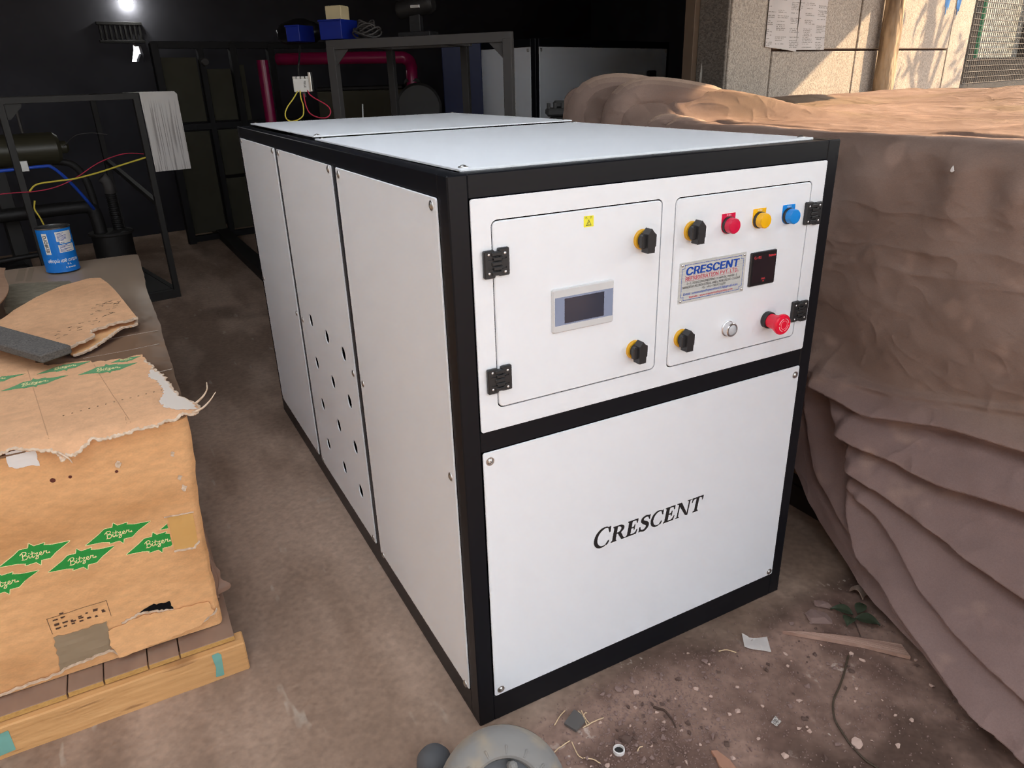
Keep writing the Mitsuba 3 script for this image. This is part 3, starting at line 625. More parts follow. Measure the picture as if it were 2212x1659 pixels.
# ------------------------------------------------------------------ notices and the post on the stone wall
def paper_tex(p, n, uv):
    s = p.x * float(ES[0]) + p.y * float(ES[1]) - float(P0 @ ES); z = p.z
    col = dr.floor((s + 2.0) / 0.17); row = dr.floor(z / 0.0105)
    rr_ = cell_rand(row, col, 3); edge = (s + 2.0) / 0.17 - col
    words = noise(s * 260, row * 7.3, 1.0)
    ink = dr.select((edge > 0.08) & (edge < 0.35 + 0.6 * rr_) & (rr_ > 0.28) & (dr.abs(z / 0.0105 - row - 0.5) < 0.27) & (words > 0.36), 1.0, 0.0)
    return mix(lin('#b9b4b2'), lin('#77736f'), ink * 0.8) * (0.9 + 0.2 * fbm(s * 6, z * 6, 0.0, 3))
mat('notice_paper', proc(paper_tex), rough=0.8)
for s0, s1, sl, nm in [(-.395, -.02, 0.01, 'left'), (-.015, .352, 0.0, 'right')]:
    S_, Z_ = np.meshgrid(np.linspace(s0, s1, 30), np.linspace(1.815, 2.40, 40), indexing='ij')
    N_ = .006 + .006 * np.sin((S_ - s0) * 14) * np.cos(Z_ * 9) + .012 * np.exp(-((Z_ - 1.815) / .05) ** 2) * np.abs(np.sin((S_ - s0) * 9))
    pts = P0 + S_[..., None] * ES + N_[..., None] * EN; pts[..., 2] = Z_ - .03 * (S_ - s0) / .37 * (nm == 'left') - (.02 if nm == 'right' else .0) * 1
    add('notice_sheet', sheet(pts[:, ::-1] if False else pts, .001), 'notice_paper', smooth=60, label='grey printed notice sheet on the stone wall, nearer the dark doorway' if nm == 'left' else 'grey printed notice sheet on the stone wall, nearer the wooden post', cat='paper notice', group='printed notices taped on the stone wall')
mat('bark', proc(lambda p, n, uv: mix(lin('#7e6a55'), lin('#bfa88a'), smoothstep(0.25, 0.75, fbm(p.x * 22 + p.y * 22, p.z * 5, 0.0, 4)))), rough=0.85, bump=proc(lambda p, n, uv: fbm(p.x * 40, p.y * 40, p.z * 8, 4), eps=0.004), bscale=0.02)
zz = np.linspace(0, 3.4, 60)
ctr = np.array([W(1.205 + -0.030 * (z - 1.550) + .004 * math.sin(z * 4), .088, z) for z in zz])
add('wooden_post', tube(ctr, .072 + .003 * np.sin(zz * 5) + .002 * np.sin(zz * 17), 28), 'bark', smooth=True, label='rough round wooden post standing against the speckled stone wall', cat='post')
mat('paint_blue', lin('#2a6fb0'), rough=0.6)
for i, (s, z, sc_) in enumerate([(2.36, 2.13, 1.0), (2.60, 2.12, .8)]):
    struct('paint_splash', xf(extr(Polygon([(-.06, .10), (-.05, .0), (-.03, .03), (-.02, -.06), (.0, .02), (.02, -.02), (.05, .12)]).buffer(.004), .0012), frame_at(W(s, .0035, z), ES, [0, 0, 1], EN) @ np.diag([sc_, sc_, 1, 1])), 'paint_blue', parent=wr, label='smear of blue paint')

# ------------------------------------------------------------------ the cardboard carton on its pallet
def card_grain(base, dark, k=1.0):
    def f(p, n, uv):
        c = mix(lin(base), lin(dark), smoothstep(0.35, 0.8, fbm(p.x * 3 + p.y * 2, p.y * 2, p.z * 5, 4)))
        return c * (0.86 + 0.28 * fbm(p.x * 40, p.y * 55, p.z * 75, 4)) * (0.95 + 0.1 * noise(p.x * 260, p.y * 260, p.z * 260))
    return proc(f)
mat('carton_card', card_grain('#d9a878', '#c19062'), rough=0.8, spec=0.2, bump=proc(lambda p, n, uv: 0.7 * fbm(p.x * 9 + p.z * 4, p.y * 9, p.z * 26, 4) + 0.12 * fbm(p.x * 90, p.y * 90, p.z * 90, 2), eps=0.003), bscale=0.007)
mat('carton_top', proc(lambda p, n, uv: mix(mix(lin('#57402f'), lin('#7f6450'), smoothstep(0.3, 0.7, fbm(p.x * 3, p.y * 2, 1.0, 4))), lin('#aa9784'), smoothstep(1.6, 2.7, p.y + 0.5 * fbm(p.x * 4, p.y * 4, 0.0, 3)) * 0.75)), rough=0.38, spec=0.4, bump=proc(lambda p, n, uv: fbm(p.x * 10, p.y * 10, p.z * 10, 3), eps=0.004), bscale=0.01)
mat('flap_card', card_grain('#d6a882', '#bb906f'), rough=0.85, spec=0.15, bump=proc(lambda p, n, uv: fbm(p.x * 5, p.y * 90, 0.0, 3), eps=0.002), bscale=0.0012)
mat('torn_paper', proc(lambda p, n, uv: mix(lin('#b59a80'), lin('#dac7b2'), noise(p.x * 150, p.y * 150, p.z * 150))), rough=0.95)
mat('print_green', lin('#1f8a37'), rough=0.7)
mat('print_green_faded', lin('#5f9165'), rough=0.8)
mat('print_cream', lin('#dccf9a'), rough=0.7)
mat('ink_brown', lin('#4a3226'), rough=0.8)
mat('stain', lin('#5a2a20'), rough=0.8)
mat('tape_clear', lin('#a89a8c'), rough=0.25, spec=0.6)
mat('tape_dusty', lin('#8b7a68'), rough=0.6)
crt = thing('cardboard_carton', 'long brown cardboard carton with green diamond logos on a wooden pallet', 'cardboard box')
CX0, CX1, CY0, CY1, CZ0, CZ1 = -1.95, -.555, .662, 3.14, .126, .832
def bulge(P):
    """Dents and bulges of the carton walls; P (n, 3) on the flat walls."""
    Q = P.copy(); x, y, z = P.T; t = np.clip((z - CZ0) / (CZ1 - CZ0), 0, 1)
    fr = np.clip(1 - (y - CY0) / .03, 0, 1); sd = np.clip(1 - (CX1 - x) / .03, 0, 1)
    nz = meshkit.fbm(np.stack([x * 3, y * 3, z * 4], -1), 4) - .5; n2 = meshkit.fbm(np.stack([x * 12, y * 12, z * 22], -1), 3) - .5
    Q[:, 1] -= fr * (.012 * np.sin(np.pi * t) + .022 * nz + .006 * n2)
    Q[:, 0] += sd * (.020 * (t - .6) * 1.6 + .03 * nz + .010 * n2)
    Q[:, 2] += np.clip((z - CZ1 + .03) / .03, 0, 1) * (.018 * nz + .010 * np.sin(y * 2.1))
    return Q
pl2 = rr(CX0, CY0, CX1, CY1, .028, 6); pin = pl2.buffer(-.010)
c2 = np.array(pl2.segmentize(.03).exterior.coords)[:-1]; cin = np.array([pin.exterior.interpolate(pin.exterior.project(Point(q))).coords[0] for q in c2])
rings = [np.c_[c2, np.full(len(c2), z)] for z in np.r_[np.linspace(CZ0, CZ1 - .010, 26)]] + [np.c_[cin * .7 + c2 * .3, np.full(len(c2), CZ1 - .0075)], np.c_[cin, np.full(len(c2), CZ1 - .006)]]
sh = np.array(rings); sh = np.concatenate([sh, sh[:, :1]], 1)
sh = bulge(sh.reshape(-1, 3)).reshape(sh.shape)
cap_ = trimesh.creation.triangulate_polygon(Polygon(sh[0, :-1, :2]).buffer(0), engine='earcut')
add('shell', cat([grid(sh[:, ::-1]), trimesh.Trimesh(np.c_[cap_[0], np.full(len(cap_[0]), CZ0)], cap_[1][:, ::-1], process=False)]), 'carton_card', crt, smooth=40)
LID = lambda P: bulge(np.c_[P[:, :2], np.full(len(P), CZ1)]) + np.c_[0 * P[:, :2], P[:, 2] - .0025]
LID2 = lambda P: LID(P) - np.c_[0 * P[:, :2], 0.005 * np.clip(shapely.distance(pin, shapely.points(P[:, :2])) / .011, 0, 1) ** 2]
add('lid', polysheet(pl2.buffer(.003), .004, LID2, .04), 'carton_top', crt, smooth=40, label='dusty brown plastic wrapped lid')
def on_front(off):
    return lambda P: bulge(np.stack([P[:, 0], np.full(len(P), CY0), P[:, 1]], -1)) - np.array([0, 1, 0]) * (off + P[:, 2:3] * np.array([0, 1, 0]))
def on_front_mesh(poly, off, th=.0004, step=.015): return polysheet(poly, th, on_front(off), step)
LOGO = Polygon([(-1, -.10), (-.55, .16), (-.36, .30), (-.12, .28), (-.06, .44), (.04, .30), (.34, .31), (.30, .24), (.52, .16), (1, .10), (.56, -.14), (.36, -.30), (.10, -.28), (.05, -.44), (-.04, -.30), (-.34, -.31), (-.31, -.25), (-.52, -.17)])
STK = [[(.06, .72), (.18, .86), (.30, .80), (.26, .45), (.20, .08)], [(.18, .84), (.42, 1.0), (.68, .92), (.64, .68), (.34, .52)], [(.34, .52), (.62, .48), (.72, .26), (.50, .02), (.10, .06)],
       [(.90, .46), (.84, .14), (.96, .04), (1.12, .2)], [(1.30, .78), (1.18, .14), (1.28, .02), (1.42, .14)], [(1.08, .52), (1.46, .58)],
       [(1.48, .42), (1.80, .46), (1.56, .14), (1.74, .04), (1.64, -.28), (1.42, -.26), (1.62, -.02), (1.94, .16)], [(1.94, .16), (2.18, .30), (2.14, .46), (1.98, .36), (1.98, .12), (2.14, .02), (2.36, .2)],
       [(2.36, .2), (2.46, .46), (2.54, .36), (2.70, .40), (2.62, .12), (2.74, .04)], [(2.74, .04), (2.94, .16), (2.88, .02), (2.98, .04)]]
SCRIPT = unary_union([LineString(spline(s, 6)).buffer(.052, quad_segs=3) for s in STK] + [Point(.96, .68).buffer(.06)])
SCRIPT = affinity.translate(SCRIPT, -1.5, -.36)
def logo(cx, cz, half, ang=4, sx=1.0):
    fit = lambda g: affinity.translate(affinity.rotate(affinity.scale(g, sx, 1.0, origin=(0, 0)), ang, origin=(0, 0)), cx, cz)
    return fit(affinity.scale(LOGO, half, half * .96, origin=(0, 0))), fit(affinity.scale(SCRIPT, half * .27, half * .27, origin=(0, 0)))
def print_logo(cx, cz, half, clip=None):
    a, b = logo(cx, cz, half, 1.5)
    if clip is not None: a, b = a.intersection(clip), b.intersection(clip)
    k = thing_part('printed_logo', crt)
    tag(k, 'green diamond logo reading Bitzer in cream script')
    add('outline', on_front_mesh(a.buffer(.0022) if clip is None else a.buffer(.0022).intersection(clip), .0008), 'print_cream', k)
    add('shape', on_front_mesh(a, .0013), 'print_green', k)
    if not b.is_empty: add('lettering', on_front_mesh(b, .0020), 'print_cream', k)
full = sbox(-1.9, 0, -.655, 1)
for cx, cz in [(-.977, .544), (-.778, .537), (-.878, .490), (-1.064, .484), (-1.18, .55), (-1.27, .49)]: print_logo(cx, cz, .083)
print_logo(-.690, .474, .083, full); print_logo(-.592, .522, .083, full)
# corner patch, stamp, label, stains, torn hole and torn lower edge
cpn = thing_part('corner_patch', crt)
add('sheet', on_front_mesh(Polygon([(-.650, .545), (-.583, .538), (-.588, .432), (-.596, .426), (-.652, .433)]), .0005, .002), mat('card_pale', lin('#c99c5c'), rough=.8), cpn, label='paler glued patch of card')
add('edge', on_front_mesh(unary_union([LineString(jag([(-.657, .548), (-.580, .541)], .001, .008, 3)).buffer(.0016), LineString(jag([(-.652, .431), (-.6, .425), (-.583, .44)], .002, .006, 5)).buffer(.003)]), .001, .003), 'torn_paper', cpn)
st = [sbox(-1.0, .28, -.999, .338), sbox(-.853, .28, -.852, .338), sbox(-1.0, .3365, -.852, .3375)]
rs = np.random.default_rng(4)
for k in range(7):
    x = -.988 + k * .0195
    for j in range(int(rs.integers(3, 7))):
        z0 = .283 + rs.random() * .02 + j * .0075; st.append(sbox(x, z0, x + rs.uniform(.004, .013), z0 + .0042))
add('printed_stamp', on_front_mesh(unary_union(st), .0012, .0003), 'ink_brown', crt, label='faint printed table stamp')
add('paper_label', on_front_mesh(Polygon(jag([(-.972, .80), (-.955, .79), (-.925, .795), (-.908, .787), (-.905, .835), (-.97, .835), (-.972, .80)], .002, .006, 8)), .0012, .0006), 'white_scrap', crt, label='torn white paper label')
for x, z, r in [(-.8895, .739, .0065), (-.849, .7395, .0042), (-.742, .7245, .004)]:
    add('stain_spot', on_front_mesh(Point(x, z).buffer(r, 5), .0012, .0003), 'stain', crt)
for x, z in [(-.735, .742), (-.60, .735), (-.596, .66), (-.592, .625)]:
    q = rs.uniform(.6, 1.2); add('scuff', on_front_mesh(Polygon(jag([(x - .006 * q, z), (x, z + .011 * q), (x + .009 * q, z + .004), (x + .002, z - .009 * q), (x - .006 * q, z)], .002, .003, int(x * 1000))), .0012, .0012, .006), 'torn_paper', crt)
add('torn_hole', on_front_mesh(Polygon(jag([(-.785, .262), (-.74, .274), (-.702, .268), (-.694, .235), (-.72, .243), (-.75, .252), (-.785, .262)], .003, .006, 9)), .0010, .0004), 'dark_void', crt, label='dark torn hole in the card')
add('hole_lip', on_front_mesh(LineString(jag([(-.83, .245), (-.785, .258), (-.75, .249), (-.72, .240), (-.694, .230)], .003, .006, 10)).buffer(.0032), .0012, .002, .006), 'torn_paper', crt)
add('grey_patch', on_front_mesh(Polygon(jag([(-1.0, .268), (-.867, .268), (-.868, .172), (-.90, .168), (-1.01, .150), (-1.0, .268)], .003, .012, 12)), .0016, .0016), mat('card_grey', lin('#8f7d66'), rough=.85), crt, label='grey soaked patch of card')
def skirt(P):
    Q = on_front(.0)(P); z = P[:, 1]; Q[:, 1] -= .018 * np.clip((.24 - z) / .11, 0, 1) ** 1.5 + .004; return Q
add('torn_skirt', polysheet(Polygon(jag([(-.87, .235), (-.79, .25), (-.70, .235), (-.60, .225), (-.588, .19), (-.63, .158), (-.70, .150), (-.78, .146), (-.86, .142), (-.875, .19), (-.87, .235)], .003, .011, 13)), .002, skirt, .012), 'carton_card', crt, smooth=40)
add('torn_edge', on_front_mesh(unary_union([LineString(jag([(-1.3, .128), (-1.03, .146), (-1.0, .152), (-.88, .170), (-.86, .142), (-.75, .150), (-.63, .158), (-.575, .19)], .0035, .010, 14)).buffer(.0035)]), .0045, .004, .01), 'torn_paper', crt)
# clear wrap hanging in rags off the right corner
def rag(y0, z0, w, h, seed):
    r = np.random.default_rng(seed); n, m = 10, 16; P = np.zeros((n, m, 3))
    for i, t in enumerate(np.linspace(0, 1, n)):
        for j, s in enumerate(np.linspace(0, 1, m)):
            P[i, j] = [CX1 - .012 - .02 * s + .012 * math.sin(9 * t + seed) * s + .010 * math.sin(14 * s + 3 * t + seed) * s + .035 * s * (t - .3) * (seed % 3), y0 + w * (t - .5) * (1 - .5 * s), z0 - h * s]
    return sheet(P, .0015)
mat('wrap_film', lin('#86695a'), rough=0.3, spec=0.5)
for y0, z0, w, h, sd in [(.72, .50, .10, .33, 1), (.80, .36, .14, .23, 2), (.74, .30, .09, .13, 5)]:
    add('wrap_rag', rag(y0, z0, w, h, sd), 'wrap_film', crt, smooth=40)

# torn sheet of the same print lying over the front of the lid, with its drooping front edge
def lie(base, wav=.006, seed=0, lift=None):
    def g(P):
        xy = P[:, :2]; z = base + P[:, 2] + (meshkit.fbm(np.c_[xy * 5, np.full(len(xy), seed)], 3) - .5) * wav * 2
        if lift is not None: z = z + lift(P[:, 0], P[:, 1])
        return np.c_[xy, z]
    return g
flap_top = jag([(-1.95, 1.62), (-1.058, 1.60), (-.95, 1.43), (-.944, 1.37), (-.903, 1.285), (-.783, 1.222), (-.763, 1.194), (-.676, 1.176), (-.62, 1.18), (-.612, 1.14)], .007, .012, 21)
flap_side = jag([(-.612, 1.14), (-.594, 1.052), (-.575, .995), (-.566, .90), (-.556, .82), (-.548, .78), (-.52, .735), (-.502, .69), (-.52, .652)], .006, .009, 22)
flap_front = jag([(-.52, .652), (-.606, .634), (-.696, .63), (-.773, .632), (-.846, .60), (-.867, .63), (-.944, .648), (-1.2, .642), (-1.95, .642)], .006, .012, 23)
fpoly = Polygon(flap_top + flap_side[1:] + flap_front[1:]).buffer(0)
FB = .853
def droop(x, y):
    return -.034 * np.clip((.672 - y) / .06, 0, 1.2) ** 1.5 - .02 * np.clip((x + .553) / .06, 0, 1) ** 1.5 + .010 * np.exp(-((y - 1.2) / .06) ** 2)
flap_fn = lie(FB, .007, 3, droop)
flp = thing('printed_card_sheet', 'torn cardboard sheet with faded green logos lying on the front of the carton', 'cardboard sheet')
add('sheet', polysheet(fpoly, .004, flap_fn, .022), 'flap_card', flp, smooth=35)
def on_flap(off): return lambda P: flap_fn(np.c_[P[:, :2], P[:, 2] + off])
rim = unary_union([LineString(jag(flap_side + flap_front[1:], .0030, .004, 60 + k)).buffer(w_k) for k, w_k in ((0, .0024), (1, .0016))]).intersection(fpoly.buffer(.004))
add('torn_rim', polysheet(rim, .0022, on_flap(.0028), .010), 'torn_paper', flp, smooth=False, label='pale torn paper edge')
white = Polygon(jag([(-.60, 1.06), (-.572, .97), (-.562, .86), (-.55, .79), (-.515, .72), (-.515, .67), (-.56, .665), (-.59, .70), (-.60, .76), (-.583, .84), (-.592, .93), (-.615, 1.0), (-.60, 1.06)], .0045, .007, 25)).buffer(0).intersection(fpoly)
add('delaminated_layer', polysheet(white, .0012, on_flap(.0042), .02), mat('paper_white', lin('#cfc4b9'), rough=.95), flp, smooth=35, label='whitish peeled paper layer')
for i, (cx, cy, half, an) in enumerate([(-.842, 1.192, .078, 2), (-.722, 1.122, .085, 0), (-.923, 1.118, .09, 0), (-1.04, 1.20, .09, 2), (-.668, 1.165, .045, 2), (-1.15, 1.12, .09, 0)]):
    a, b = logo(cx, cy, half, an)
    a, b = a.buffer(0).intersection(fpoly.buffer(-.004)), b.intersection(fpoly.buffer(-.004))
    k = thing_part('printed_logo', flp); tag(k, 'faded green diamond logo with pale script')
    add('shape', polysheet(a, .0004, on_flap(.0044), .02), 'print_green_faded', k)
    add('lettering', polysheet(affinity.scale(b, 1, 1), .0004, on_flap(.0050), .02), 'print_cream', k)
for i, pts in enumerate([[(-.512, .70, FB), (-.49, .69, FB + .02), (-.475, .70, FB + .035), (-.47, .73, FB + .045)], [(-.53, .66, FB - .01), (-.50, .655, FB + .0), (-.475, .67, FB + .012), (-.455, .68, FB + .03)], [(-.855, .615, FB - .02), (-.835, .60, FB - .035), (-.828, .595, FB - .05)]]):
    p = spline(pts, 6); add('paper_curl', tube(p, np.linspace(.0038, .0012, len(p)), 6), 'torn_paper', flp, smooth=True)
creases = unary_union([LineString(l).buffer(.0011) for l in [[(-.95, 1.26), (-.87, .66)], [(-.76, 1.17), (-.68, .66)], [(-.69, .70), (-.69, .66)]]])
add('crease', polysheet(creases, .0003, on_flap(.0043), .03), mat('crease', lin('#b98f6c'), rough=.9), flp)
dots = unary_union([Point(-.84 + .021 * k, .80 + .0045 * k).buffer(.0022, 3) for k in range(13)])
add('perforation', polysheet(dots, .0003, on_flap(.0043), .03), 'ink_brown', flp)

# bent corrugated sheet with a torn front edge, and the torn layer below it
def lift2(x, y): return .020 + .040 * np.clip((y - 1.45) / .6, 0, 1.3) * np.clip((x + 1.15) / .4, 0, 1) + .008 * np.exp(-((x + .95) / .12) ** 2)
cor_top = [(-1.16, 1.64), (-1.12, 1.76), (-1.061, 1.86), (-1.025, 1.95), (-.954, 2.06), (-.857, 2.16), (-.77, 2.19), (-.715, 2.17), (-.69, 2.08), (-.655, 1.89), (-.61, 1.59)]
cor_front = jag([(-.61, 1.59), (-.66, 1.565), (-.694, 1.568), (-.74, 1.535), (-.761, 1.52), (-.763, 1.46), (-.806, 1.41), (-.826, 1.385), (-.842, 1.36), (-.868, 1.40), (-1.0, 1.50), (-1.16, 1.64)], .008, .010, 31)
ply_top = Polygon(cor_top + cor_front[1:]).buffer(0)
cs = thing('corrugated_sheet', 'curved corrugated cardboard sheet with a torn edge on the carton beside the grey foam', 'cardboard sheet')
cfn = lie(.856, .004, 6, lift2)
add('face', polysheet(ply_top, .006, cfn, .025), 'flap_card', cs, smooth=35)
crim = LineString(jag(cor_front[:-8], .003, .004, 71)).buffer(.006).intersection(ply_top.buffer(.004))
add('torn_rim', polysheet(crim, .0085, lambda P: cfn(np.c_[P[:, :2], P[:, 2] - .003]), .010), 'torn_paper', cs, smooth=False, label='frayed pale corrugated edge')
ink = []
for k in range(46):
    t = rs.random(); x = -.90 + .22 * t + rs.normal(0, .006); y = 1.47 + .22 * t + rs.normal(0, .02)
    if k % 2: x, y = -.71 + rs.normal(0, .03), 1.76 + rs.normal(0, .035)
    ink.append(LineString([(x, y), (x + rs.uniform(.004, .016), y + rs.uniform(-.004, .01))]).buffer(.0012))
tag(add('pencil_marks', polysheet(unary_union(ink).intersection(ply_top.buffer(-.01)), .0003, lambda P: cfn(np.c_[P[:, :2], P[:, 2] + .0062]), .03), 'ink_brown', cs), kind='stuff')
lay2 = Polygon(jag([(-.80, 1.66), (-.683, 1.70), (-.615, 1.655), (-.620, 1.57), (-.667, 1.565), (-.725, 1.475), (-.777, 1.40), (-.822, 1.37), (-.86, 1.45), (-.80, 1.66)], .005, .012, 33)).buffer(0)
add('torn_layer', polysheet(lay2, .005, lie(.842, .003, 8, lambda x, y: .004 + .022 * np.clip((y - 1.4) / .25, 0, 1)), .02), 'carton_card', cs, smooth=35)
add('torn_rim', polysheet(LineString(jag([(-.615, 1.655), (-.620, 1.57), (-.667, 1.565), (-.725, 1.475), (-.777, 1.40), (-.822, 1.37)], .004, .005, 34)).buffer(.0045), .0055, lie(.843, .003, 8, lambda x, y: .004 + .022 * np.clip((y - 1.4) / .25, 0, 1)), .02), 'torn_paper', cs, smooth=False)

# grey foam strip, glass wool mat, loose card at the left, tin
mat('foam_grey', proc(lambda p, n, uv: mix(lin('#4a4847'), lin('#67635f'), noise(p.x * 260, p.y * 260, p.z * 260))), rough=0.95, bump=proc(lambda p, n, uv: noise(p.x * 300, p.y * 300, p.z * 300)), bscale=0.0015)
fm = [(-.812, 1.222), (-.895, 1.165), (-1.32, 1.82), (-1.24, 1.90)]
fo = Polygon(fm).buffer(-.006).buffer(.006, quad_segs=3)
fz = lambda P: np.c_[P[:, :2], .902 + P[:, 2] + .020 * np.clip((P[:, 1] - 1.2) / .6, 0, 1)]
a_ = np.array(fo.exterior.coords)[:-1]; b_ = np.array(fo.buffer(-.004).exterior.coords)[:-1]
foam = hull(np.vstack([np.c_[a_, np.full(len(a_), .004)], np.c_[a_, np.full(len(a_), .024)], np.c_[b_, np.full(len(b_), .028)], np.c_[b_, np.zeros(len(b_))]]))
foam.vertices = fz(np.array(foam.vertices)); add('foam_strip', foam, 'foam_grey', smooth=30, label='dark grey foam strip lying across the torn cardboard on the carton', cat='foam strip')
mat('wool_mat', proc(lambda p, n, uv: mix(lin('#5c5648'), lin('#8d8574'), fbm(p.x * 40, p.y * 60, p.z * 40, 4))), rough=0.95, bump=proc(lambda p, n, uv: fbm(p.x * 80, p.y * 80, p.z * 80, 3)), bscale=0.004)
wl_ = Polygon([(-1.085, 2.15), (-1.10, 2.62), (-.852, 2.52), (-.825, 2.36), (-.97, 2.22)])
wm = polysheet(wl_.buffer(-.01).buffer(.01), .028, lie(.836, .004, 9), .03)
add('insulation_mat', wm, 'wool_mat', smooth=40, label='olive grey wool insulation mat on the carton behind the curved cardboard', cat='insulation mat')
lc = np.array([[[-1.30 + .24 * t + .02 * math.sin(5 * s), 1.86 + .62 * s, .990 - .05 * t + .02 * s] for t in np.linspace(0, 1, 8)] for s in np.linspace(0, 1, 12)])
add('card_offcut', sheet(lc[:, ::-1], .005), mat('card_dull', card_grain('#94755f', '#7b5e4c'), rough=.85), smooth=40, label='dull brown cardboard offcut at the left edge of the carton top', cat='cardboard sheet')
tpz = [sbox(-1.10, 2.82, -1.065, 3.09), sbox(-1.055, 2.80, -1.03, 3.1)]
for q in tpz: add('tape', polysheet(q, .0006, lambda P: bulge(np.c_[P[:, :2], CZ1 + 0 * P[:, 2]]) + np.c_[0 * P[:, :2], P[:, 2] + .001], .05), 'tape_dusty', crt)
for y0, y1, xa, xb in [(1.36, 1.38, -.80, -.566), (1.55, 1.565, -.72, -.56), (1.05, 1.066, -.66, -.556)]:
    add('wrap_crease', polysheet(Polygon([(xa, y0), (xb, y1), (xb, y1 + .004), (xa, y0 + .002)]), .0012, lambda P: bulge(np.c_[P[:, :2], CZ1 + 0 * P[:, 2]]) + np.c_[0 * P[:, :2], P[:, 2] + .001], .05), 'tape_clear', crt)

tin = thing('tin_can', 'open blue tin can with white labels standing on the dusty carton', 'tin can')
mat('tin_blue', lin('#1277d2'), rough=0.35, clear=0.3); mat('tin_steel', (0.5, 0.5, 0.5), rough=0.3, metal=1.0); mat('tin_inside', (0.06, 0.06, 0.06), rough=0.5, metal=0.5)
TX, TY, TZ, TR, TH = -.893, 2.93, .838, .076, .222
TM = TOP(TX, TY, TZ)
add('body', xf(lathe([[0, 0], [TR - .001, 0], [TR + .001, .002], [TR + .001, .005], [TR, .007], [TR, TH - .008]], 48), TM), 'tin_blue', tin, smooth=40)
add('rim', xf(lathe([[TR, TH - .008], [TR + .0022, TH - .006], [TR + .0025, TH - .001], [TR, TH], [TR - .003, TH - .001], [TR - .003, TH - .008]], 48), TM), 'tin_steel', tin, smooth=60)
add('lining', xf(lathe([[0, .004], [TR - .003, .004], [TR - .003, TH - .006]], 48), TM), 'tin_inside', tin, smooth=40)
TA = math.atan2(CAM[1] - TY, CAM[0] - TX)
def on_tin(mesh, ang, z, off):
    m = mesh.copy(); vv, ff = trimesh.remesh.subdivide_to_size(m.vertices, m.faces, .012, max_iter=8); vv = np.array(vv)
    a = TA + ang + vv[:, 0] / TR; r = TR + off + vv[:, 2]
    return trimesh.Trimesh(np.stack([TX + r * np.cos(a), TY + r * np.sin(a), TZ + z + vv[:, 1]], -1), ff, process=False)
def tin_text(s, h, w=None, bold=True): return ftext(s, h, .0003, bold, w, center=True)
def rot90(m):
    m = m.copy(); m.vertices = np.c_[m.vertices[:, 1], -m.vertices[:, 0], m.vertices[:, 2]]; return m
lbl = thing_part('side_label', tin)
add('panel', on_tin(extr(rr(-.013, -.052, .013, .052, .001), .0003), -.62, .145, .0002), 'white_scrap', lbl)
add('lettering', on_tin(rot90(tin_text('DJOBUB', .015, .082)), -.62 - .09, .145, .0006), 'ink_black', lbl)
for zc, hh, xw in [(.177, .024, .042), (.148, .006, .030), (.118, .019, .040)]:
    lb = thing_part('info_label', tin)
    add('panel', on_tin(extr(rr(-xw, -hh, xw, hh, .001), .0003), .58, zc, .0002), 'white_scrap', lb)
    ln = [sbox(-xw * .85, z, -xw * .85 + rs.uniform(.5, 1.6) * xw, z + .0020) for z in np.arange(-hh + .004, hh - .004, .0058)]
    add('lettering', on_tin(extr(unary_union(ln), .0003), .58, zc, .0006), 'ink_blue', lb)
add('lettering', on_tin(tin_text('υθορώ ιαθ αντετυ', .017, .15), .18, .052, .0004), 'ink_white', tin, label='white foreign lettering around the foot')
add('lettering', on_tin(tin_text('5 L', .008, .02), .45, .037, .0004), 'ink_white', tin)
add('lettering', on_tin(tin_text('A anaoro', .008, .05), .50, .020, .0004), 'ink_white', tin)

# pallet
mat('pallet_wood', proc(lambda p, n, uv: mix(mix(lin('#b98a58'), lin('#d3a672'), fbm(p.x * 5, p.y * 30, p.z * 90, 4)), mix(lin('#8d6440'), lin('#6f4a2c'), noise(p.x * 40)), smoothstep(0.62, 0.78, fbm(p.x * 7, p.y * 7, p.z * 50, 4)) * 0.7)), rough=0.8, bump=proc(lambda p, n, uv: fbm(p.x * 14, p.y * 60, p.z * 160, 3), eps=0.002), bscale=0.003)
mat('plywood_top', proc(lambda p, n, uv: mix(lin('#7d6457'), lin('#9a7f6c'), fbm(p.x * 20, p.y * 6, p.z * 20, 4))), rough=0.85)
mat('plywood_edge', proc(lambda p, n, uv: mix(lin('#c09a5c'), lin('#a87f48'), noise(p.x * 220, p.y * 220, p.z * 220))), rough=0.85)
mat('teal_spray', lin('#6fa39a'), rough=0.8)
plt_ = thing('wooden_pallet', 'pale wooden pallet with a teal paint mark under the long cardboard carton', 'pallet')
def rough_plank(x0, x1, y0, y1, z0, z1, seed, amp=.004):
    m = cbox(x0, x1, y0, y1, z0, z1, .004); v, f = trimesh.remesh.subdivide_to_size(m.vertices, m.faces, .04, max_iter=12)
    m = trimesh.Trimesh(v, f, process=True); V = np.array(m.vertices)
    V[:, 1] += (meshkit.fbm(np.c_[V[:, 0] * 9, V[:, 1] * 9, V[:, 2] * 20 + seed], 3) - .5) * amp * 2
    V[:, 2] = np.where(V[:, 2] < .01, 0, V[:, 2] + (meshkit.fbm(np.c_[V[:, 0] * 6, V[:, 1] * 6, V[:, 2] + seed], 3) - .5) * amp * np.clip(V[:, 2] / .05, 0, 1)); m.vertices = V; return m
add('bearer', rough_plank(-2.0, -.526, .560, .625, 0.0, .104, 1), 'pallet_wood', plt_, smooth=30)
for y in (1.35, 2.1, 3.05): add('bearer', cbox(-2.0, -.64, y, y + .08, 0, .104, .004), 'pallet_wood', plt_)
cr = [-.548, -.706, -.792, -.908, -1.0, -1.17, -1.42, -1.70, -2.0]
